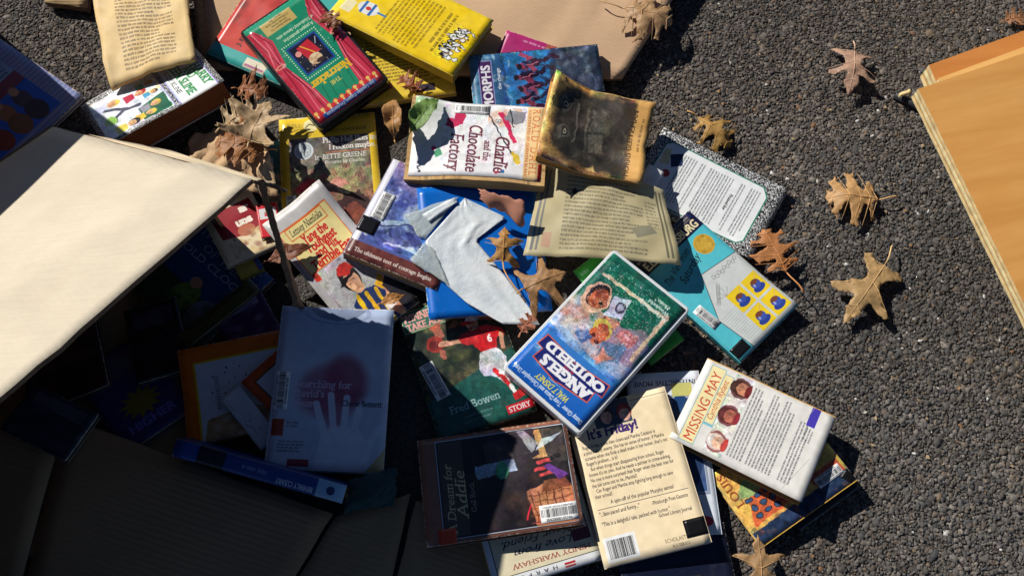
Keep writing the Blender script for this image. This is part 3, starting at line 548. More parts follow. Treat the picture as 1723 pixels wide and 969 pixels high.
# ---- books, from the lowest up
# checked picture book in the shade
a = Art(1.12, (120, 140, 190), 3, 1)
for i in range(34): a.rect(0, i * 3.4, 100, i * 3.4 + 1.7, (200, 205, 225), .35); a.rect(i * 3.4, 0, i * 3.4 + 1.7, 112, (175, 120, 150), .28)
a.rect(14, 10, 84, 66, (150, 178, 215)).pseudo(18, 14, 80, 15, 3.2, 1.5, (40, 60, 100)); a.rect(16, 62, 84, 104, (40, 100, 205)); a.rect(16, 62, 84, 72, (140, 70, 90))
for x, c in ((30, (190, 70, 70)), (50, (170, 110, 80)), (68, (80, 70, 90))): a.ell(x, 82, 7, 8, c, soft=.5); a.ell(x, 74, 4, 4, (205, 150, 120)); a.ell(x, 95, 9, 9, tuple(int(v * .8) for v in c))
a.wear(); book('picture_book', 'thin picture book with a blue checked border in the shade at the left edge', [(-62, 10), (130, 168), (-12, 310), (-204, 150)], .009, a, 3, hard=True, spine_col=(120, 140, 190), rough=.4)
# leaning paperback with children and green lettering
a = Art(1.48, (238, 240, 240), 4, 2); marble(a, 0, 0, 100, 148, 4, 1, .35); a.rect(0, 6, 100, 54, (150, 140, 200)).rect(0, 7.5, 100, 53, (236, 238, 238)); a.rect(9, 60, 93, 142, (225, 228, 235)).grad(9, 52, 93, 80, (205, 215, 230), (235, 235, 240))
a.rect(0, 54, 100, 60, (150, 140, 200)); marble(a, 0, 55, 100, 59, 9, 1, .35)
for i, (t, y) in enumerate((('BLE HARRY', 19), ('AND', 29), ('GREEN SLIME', 41))): a.text(t, 50, y, 15, (55, 140, 80), serif=1, bold=2, fit=(84, 26, 88)[i])
a.text('BY SUZY KLINE', 46, 50, 8, INK, serif=1, fit=70)
a.poly([(58, 62), (92, 62), (92, 96), (64, 96)], (30, 95, 65)); a.rect(14, 61, 46, 84, (240, 228, 170)); a.rect(17, 63, 42, 78, (215, 225, 230))
for x, y, s, h_, c in ((26, 70, 6, (200, 150, 60), (120, 190, 150)), (36, 84, 7.5, (170, 40, 40), (190, 40, 70)), (70, 76, 7, (190, 160, 60), (140, 140, 150)), (82, 86, 6.5, (215, 180, 60), (230, 190, 60)), (84, 108, 8, (25, 22, 25), (225, 205, 80)), (30, 116, 8, (225, 190, 70), (200, 205, 225)), (48, 70, 5, (60, 40, 30), (70, 150, 190))):
    a.poly([(x - s, y + s * 2.6), (x - s * .8, y + s), (x + s * .8, y + s), (x + s, y + s * 2.6)], c); a.face(x, y, s * .8, (235, 175, 125), h_)
a.line([(58, 92), (52, 110), (58, 122), (66, 124)], 5, (70, 72, 90)); a.line([(52, 106), (42, 118), (36, 128)], 5, (70, 72, 90)); a.ell(60, 128, 9, 7, (175, 215, 110)); a.ell(60, 126, 8, 5, (140, 190, 80)); a.paint(9, 61, 93, 141, .5, 4, .07, .1); a.barcode(5.5, 100, 30, 7, 90, '', '')
a.wear(); book('paperback_book', 'propped paperback with green title lettering and a marbled border, children on its cover', [(322, 79), (386, 142), (184, 233), (125, 183)], .034, a, 0, (150, 92, 58), 'L', (200, 200, 205), z=(.055, .105, .105, .045), wave=.001)
# composition notebook style cover
a = Art(1.52, (20, 20, 22), 4, 3); marble(a, 0, 0, 100, 152, 3, 1, .35); P8 = [(22, 16), (84, 16), (90, 22), (90, 134), (84, 140), (18, 140), (12, 134), (12, 24)]
a.poly(P8, (232, 235, 236)); a.line(P8 + P8[:1], 1.5, (60, 130, 110))
for y, n in ((24, 4), (42, 2), (56, 9), (90, 2), (100, 5)): a.pseudo(20, y, 84, n, 3.3, 1.4, (60, 62, 66), .8)
a.text('Praised for', 50, 52, 5, INK, serif=1, bold=1); a.poly([(20, 118), (34, 112), (42, 122), (28, 130)], (40, 50, 85)); a.ell(52, 124, 5, 4.5, (190, 60, 50)); a.poly([(20, 132), (40, 126), (44, 136), (24, 138)], (225, 215, 160)); a.wear(.8)
book('paperback_book', 'paperback with black and white marbled border and a white text panel on the asphalt', [(1117, 207), (1325, 325), (1262, 437), (1050, 330)], 0.01, a, 1, (205, 165, 110), 'L', (30, 30, 32), curls=[(1, 1, .006, .5)])
# the black and yellow book beneath, then the yellow one with an orange building
a = Art(1.45, (24, 24, 28), 3, 4); a.poly([(70, 100), (100, 90), (100, 112), (76, 118)], (240, 190, 30)); a.wear()
book('paperback_book', 'black paperback with a yellow corner, lowest beside the bare asphalt', [(1362, 702), (1447, 818), (1345, 895), (1262, 782)], 0.008, a, 1, (225, 222, 214), 'R', (20, 20, 22))
a = Art(1.45, (228, 182, 92), 4, 5); a.poly([(22, 8), (60, 26), (62, 84), (24, 92)], (222, 108, 66)); a.poly([(58, 6), (74, 30), (72, 56), (60, 60), (52, 30)], (150, 176, 110)); a.rect(0, 0, 18, 145, (40, 56, 86)).mottle(0, 0, 22, 145, [(60, 90, 120), (30, 45, 80), (20, 24, 40), (170, 90, 70)], 90, 4)
for i in range(3):
    for j in range(5): a.ell(30 + i * 10, 22 + j * 13, 3, 4.4, (60, 90, 130)); a.ell(30 + i * 10, 22 + j * 13, 3.6, 5, (60, 30, 30), ring=.8)
a.paint(0, 0, 100, 145, 1.0, 4, .1); a.text('LOUIS', 74, 15, 15, (150, 70, 40), bold=1, serif=1, gap=.05); a.poly([(18, 100), (34, 96), (34, 140), (18, 142)], (206, 96, 66)); a.mottle(18, 96, 36, 142, [(226, 130, 90), (150, 60, 46)], 40, 2.5, .6); a.wear()
book('paperback_book', 'yellow paperback showing an orange building, half under the white back cover', [(1352, 690), (1436, 804), (1284, 926), (1196, 800)], .009, a, 2, (220, 190, 130), 'L', (225, 180, 80), labels=[('barcode_label', 22, 118, 36, 13, 90, barlabel('30420000130520')), ('tape', 9, 137, 14, 12, 20, (18, 18, 20))])
# teal book with a grey gable and four cups
a = Art(1.68, (86, 192, 206), 4, 6); a.rect(0, 0, 100, 24, (22, 24, 62)); a.text('E.L.KONIGSBURG', 52, 21, 15, (238, 224, 176), bold=2, fit=92); a.text('BY THE NEWBERY-WINNING AUTHOR', 54, 6.5, 4, (180, 170, 130), fit=78); a.line([(10, 8.5), (92, 8.5)], .5, (180, 170, 130)); a.text('BY', 6, 8, 4.5, (238, 224, 176))
a.ell(80, 42, 13, 13, (205, 165, 62)); a.ell(80, 42, 10.5, 10.5, (180, 140, 45), ring=.8); a.mottle(70, 32, 90, 52, [(225, 190, 90), (160, 120, 40)], 30, 3)
a.text('The View from', 36, 44, 13, INK, ang=16, sh=.35, jit=.05, fit=56); a.text('Saturday', 46, 56, 14, INK, ang=16, sh=.35, jit=.05, fit=44)
G = [(14, 100), (58, 64), (100, 78), (100, 168), (36, 168), (14, 150)]; a.poly([(48, 66), (100, 74), (100, 166), (26, 166), (20, 118)], (205, 210, 208)); a.line([(100, 74), (48, 66), (20, 118), (26, 166)], 1, (90, 100, 105))
for i in range(16): a.line([(24 + i * .4, 120 + i * 3), (99, 120 + i * 3 - 2)], .35, (150, 160, 165))
for i in range(9): a.ell(56 + i * 4.6, 78 + (i % 2) * 2, 2.2, 2.6, (110, 115, 118), ring=.5); a.ell(36 + i * 2, 104 - i * 2, 2.2, 2.2, (110, 115, 118), ring=.5)
for i in range(5): a.line([(50, 104), (50 + 12 * math.cos(i * .7), 104 - 12 * math.sin(i * .7))], .4, (110, 115, 118))
for x, y in ((48, 104), (74, 104), (48, 134), (74, 134)):
    a.rect(x, y, x + 23, y + 27, (236, 204, 40)); a.ell(x + 12, y + 19, 8.5, 4.5, (44, 66, 150)); a.ell(x + 12, y + 13, 6.5, 6, (60, 84, 170)); a.ell(x + 12, y + 10, 5.5, 3, (120, 70, 50)); a.line([(x + 15, y + 8), (x + 21, y + 3)], .8, (205, 170, 120)); a.ell(x + 9, y + 14, 1.4, 2, (150, 165, 220))
a.wear(.8); KON = book('paperback_book', 'turquoise paperback with a gold medal and four blue cups on yellow squares', [(1160, 350), (1336, 515), (1245, 617), (1070, 440)], 0.01, a, 3, (226, 208, 170), 'L', (70, 170, 185), labels=[('barcode_label', 13, 108, 32, 13, -86, barlabel('30420000106385')), ('tape', 12, 160, 22, 14, 0, (22, 22, 24))], curls=[(1, -1, .005, .5)])
# dark blue one at the bottom, cover colour darkened in place of shade
a = Art(1.4, (20, 26, 48), 3, 7); a.rect(10, 20, 90, 60, (30, 38, 66)).rect(20, 84, 70, 96, (60, 54, 40)).wear(); book('paperback_book', 'dark navy paperback in shadow below the cream back cover', [(1034, 905), (1222, 876), (1240, 1010), (1060, 1045)], .012, a, 0, (200, 180, 140), 'L', (25, 35, 80))
# cream letter cover
a = Art(1.42, (226, 216, 184), 4, 8); a.rect(0, 0, 100, 12, (232, 234, 236)); a.text('H  A  R  P  E  R', 62, 9, 6.5, (40, 40, 60), bold=1); a.rect(24, 3, 34, 9, (190, 50, 50)).rect(24, 5, 34, 6.4, (235, 235, 235)); a.line([(0, 12.5), (100, 12.5)], 1, (70, 75, 60)); a.rect(94, 0, 100, 142, (225, 228, 232)); a.line([(93.5, 12), (93.5, 142)], .8, (50, 50, 60))
a.text('MINDY WARSHAW', 44, 24, 8.5, (150, 50, 45), serif=1, fit=74); a.text('Love from', 48, 40, 13, (36, 40, 70), sh=.4, jit=.06); a.text('Your Friend,', 52, 53, 13, (36, 40, 70), sh=.4, jit=.06); a.text('Hannah', 60, 66, 13, (36, 40, 70), sh=.4, jit=.06); a.frame(74, 62, 90, 78, 1.2, (120, 80, 80)).rect(76, 64, 88, 76, (150, 110, 120)); a.rect(4, 30, 20, 44, (120, 60, 70))
for i in range(6): a.rect(4 + i * 3, 30, 5.5 + i * 3, 60, (80, 40, 60), .8)
a.wear(); book('paperback_book', 'cream paperback with blue handwriting lettering, lowest at the bottom edge', [(770, 800), (958, 765), (1016, 942), (842, 990)], 0.012, a, 2, (224, 200, 150), 'R', (200, 150, 70))
# cover with a dressed figure, lying sideways
a = Art(1.46, (150, 98, 78), 4, 9); a.rect(0, 0, 100, 6, (164, 108, 84)); a.rect(3, 16, 97, 143, (34, 28, 34)).frame(4, 17, 96, 142, 1, (190, 195, 205)); a.rect(6, 19, 94, 42, (150, 128, 100), .4); a.text('A Dream for', 42, 30, 11, (225, 205, 150), sh=.25, serif=1, fit=66); a.text('Addie', 46, 42, 15, (225, 205, 150), sh=.25, serif=1, fit=48); a.text('Gail Rock', 40, 50, 7, (180, 160, 130), serif=1)
a.mottle(6, 50, 94, 140, [(52, 36, 30), (24, 19, 20), (74, 52, 40), (36, 28, 30)], 120, 9, .6); a.poly([(54, 54), (66, 52), (70, 90), (58, 92)], (150, 165, 190)); a.ell(60, 78, 9, 6, (80, 170, 120)); a.poly([(40, 60), (50, 58), (54, 100), (38, 100)], (40, 32, 40))
a.rect(66, 108, 94, 140, (196, 150, 96)); a.poly([(60, 124), (94, 118), (94, 142), (60, 142)], (70, 60, 58)); a.poly([(62, 96), (96, 88), (96, 112), (70, 116)], (44, 34, 44))
for x, y in ((62, 112), (56, 110), (50, 114)): a.line([(x, y), (x + 2, y + 16)], 3.4, (200, 70, 70)); a.line([(x + 2, y + 14), (x + 4, y + 20)], 4.6, (30, 26, 30))
a.poly([(4, 104), (36, 98), (44, 124), (36, 142), (4, 142)], (190, 124, 88)); a.poly([(36, 142), (34, 112), (44, 116), (46, 136)], (140, 80, 56))
for i in range(5): a.line([(6, 106 + i * 7), (36, 102 + i * 7)], 1, (100, 55, 40)); a.line([(8 + i * 6, 100), (10 + i * 6, 140)], .7, (110, 62, 44))
a.poly([(44, 130), (58, 118), (60, 122), (48, 140)], (110, 60, 140)); a.poly([(74, 112), (84, 120), (88, 140), (80, 128)], (225, 228, 232), .8); a.poly([(66, 66), (88, 62), (90, 84), (68, 92)], (230, 232, 235), .12); a.poly([(72, 108), (95, 96), (95, 104), (80, 116)], (235, 236, 240), .55); a.line([(12, 96), (24, 100)], 1.5, (230, 40, 70)); a.paint(6, 51, 94, 141, .8, 4, .14, .1); a.wear(1.2)
book('paperback_book', 'dark brown framed paperback lying sideways, a trunk and red stockings on its cover', [(703, 742), (948, 705), (987, 885), (716, 917)], 0.013, a, 3, (200, 160, 120), 'R', (130, 84, 62), coat=.25, labels=[('barcode_label', 14, 122, 34, 16, -90, barlabel('30420000105746')), ('red_tape', 6, 20, 16, 16, 0, (214, 70, 40))], wave=.0012)
# interactive movie box
a = Art(1.9, (214, 226, 240), 4, 10); a.rect(0, 0, 100, 190, (222, 230, 240)); a.text('INTERACTIVE MOVIE', 50, 180, 9, (50, 60, 80), bold=1, fit=88); a.ell(20, 15, 12, 6, (200, 40, 60)); a.text('WILLI', 34, 38, 10, (60, 70, 90), bold=1); a.frame(8, 46, 92, 160, 3, (150, 160, 180)); a.rect(10, 48, 90, 158, (70, 100, 150)); a.mottle(10, 48, 90, 158, [(110, 140, 180), (200, 210, 220), (40, 60, 110), (120, 130, 150)], 120, 8); a.ell(30, 140, 14, 22, (36, 70, 120)); a.ell(26, 74, 12, 26, (40, 60, 100), rot=20); a.rect(12, 160, 40, 176, (200, 200, 120)); a.wear(.7)
book('movie_box', 'white and blue printed movie box partly under the cream back cover', [(1046, 622), (1168, 632), (1222, 895), (1092, 908)], 0.012, a, 2, (225, 225, 228), 'L', (205, 215, 230), cat='movie box', coat=.3)
# teal book with THE up its edge
a = Art(1.45, (64, 128, 134), 3, 11); a.text('THE', 8, 34, 15, (230, 232, 228), ang=90, bold=2, serif=1); a.mottle(0, 40, 16, 90, [(220, 205, 170), (180, 150, 110)], 30, 6, .8); a.wear(); book('paperback_book', 'teal paperback with white capital letters peeking out beside the kraft paper', [(438, 238), (588, 222), (618, 420), (466, 438)], 0.008, a, 0, spine_col=(60, 120, 126))
# yellow bordered novel with a reddish meadow
a = Art(1.42, (232, 196, 50), 4, 12); a.text('DELL    YEARLING', 36, 11, 6.5, (150, 120, 30), fit=56); a.ell(33, 9.5, 8, 7, (244, 232, 170)); a.line([(27, 12), (31, 8), (36, 10), (39, 7)], 1.1, (90, 80, 60)); a.text('A NEWBERY HONOR BOOK', 66, 19, 5.5, (60, 50, 20), fit=50)
a.rect(9, 24, 92, 138, (120, 96, 84)); a.grad(9, 24, 92, 70, (92, 82, 88), (150, 150, 104)); a.grad(9, 70, 92, 138, (138, 130, 90), (150, 66, 58)); a.mottle(9, 24, 92, 60, [(70, 62, 74), (130, 110, 116), (90, 96, 80)], 160, 4); a.mottle(9, 56, 92, 138, [(160, 70, 66), (140, 138, 96), (110, 56, 60), (180, 110, 96), (96, 110, 70)], 300, 3.6, .6)
for i in range(16): a.line([(66, 92), (66 + (i - 8) * 2.7, 52 + abs(i - 8) * 2.4)], .7, (186, 176, 120), .8)
a.poly([(14, 76), (28, 70), (40, 74), (40, 82), (14, 84)], (190, 56, 60)); a.poly([(46, 74), (58, 70), (66, 76), (64, 80), (46, 80)], (200, 140, 120)); a.ell(70, 110, 20, 22, (56, 30, 28)); a.ell(72, 116, 14, 17, (128, 66, 50)); a.paint(9, 24, 92, 138, 1.6, 3, .14); a.ell(24, 38, 10, 10, (205, 214, 216)); a.ell(24, 38, 7.5, 7.5, (120, 130, 136), ring=.7)
for i in range(6): a.ell(24 + 3.4 * math.cos(i), 38 + 3.4 * math.sin(i), 2.6, 2.6, (120, 130, 136), ring=.5)
a.text('Philip Hall likes me.', 44, 31, 9, (240, 236, 226), serif=1, bold=1, fit=62, anchor='l'); a.text('I reckon maybe.', 50, 39, 8.5, (240, 236, 226), serif=1, bold=1, fit=50, anchor='l'); a.line([(46, 42), (92, 42)], .7, (225, 110, 40)); a.text('by BETTE GREENE', 62, 49, 7.5, (240, 236, 226), serif=1, fit=54); a.text('Pictures by Charles', 66, 54.5, 5, (230, 225, 215), serif=1, fit=42); a.wear(1.3)
book('paperback_book', 'yellow bordered paperback with a silver medal and a red meadow painting', [(462, 197), (624, 195), (656, 405), (486, 418)], 0.01, a, 0, (228, 206, 160), 'L', (225, 190, 60), labels=[('barcode_label', 9, 105, 24, 10, 90, barlabel('30420000', ''))])
# books inside the box, in shade
a = Art(1.4, (34, 70, 130), 3, 13); a.grad(0, 0, 100, 60, (50, 100, 165), (34, 80, 140)); a.rect(0, 86, 100, 140, (48, 70, 40)); a.para(['THE SECRET', 'OF THE', 'OLD CLOCK'], 50, 18, 16, 15, (200, 205, 225), serif=1, anchor='c'); a.ell(46, 100, 14, 26, (110, 140, 60), rot=10); a.ell(46, 74, 7, 8, (205, 150, 120)); a.ell(76, 104, 16, 24, (120, 130, 150)); a.mottle(0, 84, 100, 140, [(40, 66, 40), (20, 36, 40)], 60, 9)
a.wear(); book('hardcover_book', 'dark blue hardcover with pale serif title in the shaded box mouth', [(346, 362), (452, 470), (334, 596), (222, 484)], 0.014, a, 0, (190, 160, 110), 'L', (30, 60, 110), hard=True)
a = Art(1.45, (56, 44, 110), 3, 14); a.rect(20, 8, 80, 44, (96, 66, 90)).ell(50, 28, 18, 16, (84, 90, 104)); pts = [(50 + (30 if i % 2 else 18) * math.cos(i * .2618), 92 + (24 if i % 2 else 15) * math.sin(i * .2618)) for i in range(24)]; a.poly(pts, (136, 118, 44)); a.text('HIGHER', 54, 128, 18, (120, 116, 190), bold=2); a.wear(); book('paperback_book', 'dark purple paperback with a yellow starburst deep in the shaded box', [(128, 628), (240, 556), (325, 684), (208, 768)], 0.012, a, 0, spine_col=(50, 40, 100))
for lb_, q_, c_, c2_ in (('dark maroon paperback lying deepest in the box beside the starburst cover', [(20, 560), (150, 520), (190, 650), (60, 690)], (60, 30, 36), (110, 60, 60)), ('black paperback wedged between the hardcover and the starburst cover', [(200, 520), (290, 505), (330, 620), (240, 640)], (26, 28, 34), (60, 60, 80)), ('violet paperback with pale swirls above the orange bordered book', [(352, 520), (430, 478), (480, 560), (396, 600)], (56, 34, 84), (150, 140, 170)), ('olive dark paperback leaning beside the violet swirl cover', [(300, 560), (420, 470), (436, 486), (318, 585)], (74, 76, 40), (40, 40, 30)), ('grey blue paperback at the far inner corner of the box', [(60, 640), (160, 700), (110, 780), (5, 720)], (40, 50, 70), (90, 90, 110))):
    a = Art(1.4, c_, 3, len(lb_)); a.rect(12, 12, 88, 44, c2_).mottle(0, 0, 100, 140, [c_, c2_], 40, 14, .5); a.wear(); book('paperback_book', lb_, q_, .009, a, 0, (180, 160, 120), 'L', c_)
a = Art(1.3, (190, 170, 60), 3, 15); a.rect(0, 0, 100, 30, (60, 90, 150)).rect(0, 26, 100, 30, (190, 110, 60)).wear(); book('paperback_book', 'olive yellow paperback edge poking from the box below the red titled cover', [(344, 366), (388, 356), (446, 448), (410, 470)], 0.008, a, 1, (200, 190, 120), 'R', (170, 160, 60))
a = Art(1.35, (232, 214, 176), 3, 16); a.poly([(10, 30), (90, 24), (94, 80), (60, 92), (14, 84)], (150, 34, 44)); a.text('ar', 76, 46, 22, (245, 236, 220), bold=3, ang=2); a.text('ups', 66, 70, 22, (245, 236, 220), bold=3, ang=2); a.ell(60, 82, 16, 12, (190, 110, 80)); a.mottle(20, 84, 90, 130, [(190, 150, 90), (120, 60, 50), (210, 180, 120)], 50, 7); a.wear()
book('paperback_book', 'cream paperback with a dark red title patch half under the torn box flap', [(330, 346), (418, 312), (470, 410), (384, 452)], 0.007, a, 0, (214, 190, 140), 'L', (220, 200, 160))
a = Art(1.3, (206, 44, 52), 3, 17); a.rect(10, 20, 90, 60, (225, 225, 225)).text('ar', 50, 50, 30, (206, 44, 52), bold=2).wear(); book('red_booklet', 'small red booklet corner beside the cardboard side flap', [(430, 345), (466, 338), (474, 395), (440, 402)], .006, a, 0, spine=None, cat='booklet')
# grey cover with a framed yellow title and a ball player
a = Art(1.45, (190, 186, 186), 4, 18); a.grad(0, 0, 100, 145, (205, 202, 200), (168, 166, 172)); a.rect(8, 17, 88, 66, (236, 220, 150)); a.frame(8, 17, 88, 66, 1.3, (226, 110, 50)); a.frame(17, 18, 78, 30, 1.1, (226, 110, 50)); a.text('Lensey Namioka', 48, 27, 10, INK, sh=.25, serif=1, fit=54)
for t, y, f_ in (('Yang the', 40, 42), ('Youngest', 49, 50), ('and His', 57.5, 38), ('Terrible Ear', 65, 66)): a.text(t, 50, y, 13, (206, 36, 34), bold=2, sh=.12, jit=.04, fit=f_)
a.rect(8, 66, 16, 74, (216, 50, 40)); a.poly([(20, 145), (26, 112), (44, 104), (66, 108), (84, 132), (90, 145)], (38, 56, 110))
for i in range(4): a.line([(38 + i * 13, 108 + i * 2), (32 + i * 14, 145)], 5.5, (240, 186, 40))
a.poly([(66, 108), (90, 96), (96, 102), (78, 122)], (225, 170, 40)); a.line([(92, 99), (72, 124), (66, 130)], 6.5, (226, 166, 130)); a.face(46, 92, 13.5, (232, 176, 140), (24, 20, 22), 10, (40, 28, 36)); a.poly([(34, 82), (40, 74), (54, 74), (60, 82), (50, 86)], (196, 50, 44)); a.ell(68, 132, 8, 7, (236, 232, 226)); a.ell(74, 138, 8, 5, (220, 160, 126)); a.poly([(74, 112), (100, 100), (100, 145), (80, 145)], (40, 38, 46)); a.paint(10, 68, 100, 145, .9, 4, .1); a.wear()
book('paperback_book', 'grey paperback with a yellow title box and a child in a cap holding a baseball', [(455, 372), (540, 303), (700, 505), (600, 596)], 0.01, a, 0, (226, 208, 170), 'L', (176, 172, 172), curls=[(1, 1, .012, .6)])
# ball player in red, dark green cover
a = Art(1.42, (36, 46, 40), 4, 19); a.mottle(0, 0, 100, 90, [(28, 34, 30), (60, 64, 44), (86, 92, 54), (40, 50, 46), (110, 112, 70)], 160, 9, .6); a.mottle(0, 70, 100, 100, [(110, 104, 66), (86, 82, 56)], 60, 6, .6); a.poly([(0, 100), (100, 72), (100, 142), (0, 142)], (28, 84, 76)); a.rect(0, 2, 48, 26, (44, 108, 92)); a.frame(1.5, 3, 47, 25, .8, (210, 200, 150)); a.text('WINNERS', 23, 14, 11.5, (236, 170, 160), serif=1, bold=2, fit=40); a.text('TAKE ALL', 24, 23.5, 10.5, (236, 170, 160), serif=1, bold=2, fit=38)
a.poly([(36, 0), (44, 0), (58, 18), (78, 16), (92, 40), (80, 36), (66, 28), (50, 22)], (190, 112, 88)); a.mottle(40, 4, 84, 34, [(214, 140, 110), (150, 80, 64)], 26, 4, .5); a.poly([(26, 26), (38, 24), (38, 40), (30, 42)], (176, 100, 82)); a.ell(26, 45, 9, 9, (150, 50, 42)); a.ell(24, 46, 5, 5, (110, 34, 32)); a.poly([(28, 52), (34, 54), (32, 64), (28, 62)], (180, 100, 84))
a.line([(32, 47), (54, 50)], 5.4, (224, 164, 132)); a.poly([(50, 45), (66, 42), (80, 42), (96, 50), (97, 58), (88, 58), (84, 70), (70, 70), (62, 58), (52, 54)], (206, 32, 38)); a.poly([(72, 44), (90, 52), (82, 68), (76, 60)], (170, 22, 30), .6, .8); a.poly([(60, 46), (70, 46), (68, 60)], (228, 60, 60), .7, .8); a.text('6', 82, 60, 11, (244, 228, 228), bold=2); a.line([(93, 56), (90, 70)], 4.6, (220, 158, 128)); a.ell(68, 37, 6.4, 7, (226, 172, 142)); a.ell(71, 38, 3, 5, (170, 110, 90), .6); a.ell(66, 41, 2.2, 1.4, (140, 50, 46)); a.ell(65, 36, 1.2, .8, (40, 26, 24)); a.poly([(62, 33), (66, 27), (74, 27), (77, 34), (72, 35)], (232, 232, 236)); a.poly([(56, 35), (62, 32), (72, 34), (66, 36)], (206, 36, 40))
a.poly([(66, 68), (84, 68), (90, 80), (88, 92), (74, 94), (62, 92), (60, 84)], (212, 214, 222)); a.poly([(74, 72), (86, 76), (86, 90), (76, 90)], (170, 174, 188), .6, 1); a.line([(76, 92), (82, 104)], 7, (208, 210, 218)); a.line([(80, 100), (84, 112)], 5, (204, 36, 42)); a.line([(84, 110), (86, 118)], 4.4, (232, 230, 232)); a.poly([(82, 118), (92, 116), (94, 124), (84, 126)], (200, 40, 44)); a.line([(64, 88), (74, 94)], 6, (204, 206, 216)); a.line([(74, 90), (78, 96)], 4.6, (204, 36, 42)); a.line([(79, 94), (88, 98)], 4, (232, 230, 232))
a.paint(0, 26.5, 100, 142, .5, 3, .12, .1); a.text('Fred Bowen', 46, 118, 11, (160, 190, 190), serif=1, fit=54); a.rect(72, 128, 100, 137, (200, 30, 44)); a.text('STORY', 86, 135.4, 8, (245, 240, 240), serif=1, bold=1, fit=24); a.pseudo(30, 124, 62, 2, 5, 2, (110, 140, 140)); a.wear(.9)
book('paperback_book', 'dark green paperback with a ball player in a red shirt reaching with a glove', [(668, 527), (824, 474), (902, 690), (742, 748)], 0.009, a, 0, (214, 190, 150), 'L', (30, 60, 54), coat=.3, labels=[('barcode_label', 14, 82, 40, 15, -80, barlabel('30420000103535'))])
# purple blue cover, dog eared, and the plain blue one over it
a = Art(1.05, (88, 100, 165), 4, 20); a.mottle(0, 0, 100, 80, [(50, 62, 130), (160, 180, 215), (216, 226, 240), (26, 30, 74), (96, 120, 190)], 260, 8, .75, 2.2); a.mottle(0, 0, 60, 26, [(150, 140, 190), (110, 104, 160)], 40, 8); a.line([(20, 66), (50, 52), (90, 54)], 7, (170, 186, 220)); a.line([(20, 68), (50, 55), (90, 57)], 1.4, (50, 50, 110)); a.line([(30, 84), (60, 78), (96, 80)], 3, (190, 200, 230)); a.paint(0, 0, 100, 86, 2.4, 6, .16); a.rect(0, 0, 7, 90, (205, 206, 220)); a.rect(0, 89, 100, 105, (112, 58, 54)).mottle(0, 89, 100, 105, [(140, 80, 70), (70, 34, 36)], 60, 5); a.text('The ultimate test of courage begins', 50, 99, 5.6, (232, 222, 212), serif=1, bold=1, fit=84); a.wear(1.2)
book('paperback_book', 'thick purple blue paperback with black corner tape and worn cream page edges', [(658, 262), (808, 329), (735, 492), (585, 425)], 0.02, a, 0, (206, 180, 134), 'L', (190, 190, 205), labels=[('barcode_label', 14, 56, 32, 14, 90, barlabel('30420000105620')), ('tape', 9, 82, 20, 18, 0, (24, 24, 28))])
a = Art(1.1, (8, 104, 200), 3, 21); a.wear(.5); book('blue_folder', 'bright blue card folder lying under torn white plastic', [(672, 308), (886, 320), (945, 542), (752, 510)], .003, a, 0, (220, 225, 230), None, (10, 100, 190), cat='folder', maxs=.12, pct=90)
# the top row
a = Art(1.45, (60, 176, 170), 3, 22); a.rect(14, 0, 100, 90, (206, 52, 44)).mottle(14, 0, 100, 90, [(170, 40, 36), (90, 40, 36), (220, 80, 60)], 60, 10); a.text('J.P.', 26, 40, 10, (50, 20, 20), bold=1); a.ell(30, 60, 8, 6, (215, 215, 215)); a.rect(2, 60, 12, 96, (240, 230, 205)).rect(4, 62, 6, 94, (200, 120, 160)); a.poly([(16, 100), (40, 94), (60, 112), (20, 120)], (230, 235, 235)); a.line([(18, 104), (40, 112), (56, 108)], 1.5, (60, 60, 130)); a.wear()
book('paperback_book', 'teal and red paperback mostly hidden under the black video case', [(443, -58), (583, 0), (486, 147), (346, 93)], 0.014, a, 3, (210, 190, 150), 'L', (40, 110, 110))
a = Art(1.3, (238, 206, 66), 4, 23); a.pseudo(14, 40, 92, 14, 4.6, 2.2, (90, 70, 20)); a.pseudo(14, 10, 92, 5, 4.6, 2.2, (90, 70, 20)); a.rect(10, 104, 36, 112, (206, 70, 90)); a.rect(60, 112, 80, 122, (60, 50, 60)); a.text('SCHOLASTIC', 74, 108, 5, (90, 70, 20)); a.wear()
book('paperback_book', 'yellow paperback with a block of print, pinned between video case and larger yellow book', [(568, 8), (732, 22), (780, 160), (622, 170)], 0.01, a, 0, (226, 200, 130), 'R', (220, 190, 60), labels=[('barcode_label', 28, 117, 24, 14, 0, barlabel('', ''))])
a = Art(1.5, (246, 208, 20), 4, 24); a.mottle(0, 0, 100, 150, [(250, 216, 50), (236, 196, 10), (248, 220, 90)], 60, 16, .4); a.pseudo(14, 50, 92, 11, 4.6, 2.3, (110, 88, 10)); a.pseudo(18, 33, 86, 2, 6.5, 3.4, (90, 70, 10), .85)
for i in range(7):
    x, y = 34 + i * 7.5, 18 + (i % 3) * 3; a.ell(x, y, 4, 8, (238, 238, 232)); a.ell(x, y, 4, 8, (20, 20, 20), ring=.9); a.ell(x, y - 9, 3, 3, (240, 236, 228)); a.ell(x, y - 9, 3, 3, (20, 20, 20), ring=.8); a.line([(x - 3, y - 4), (x + 4, y + 6)], .8, (20, 20, 20)); a.line([(x - 3, y + 6), (x + 3, y + 3)], .8, (20, 20, 20))
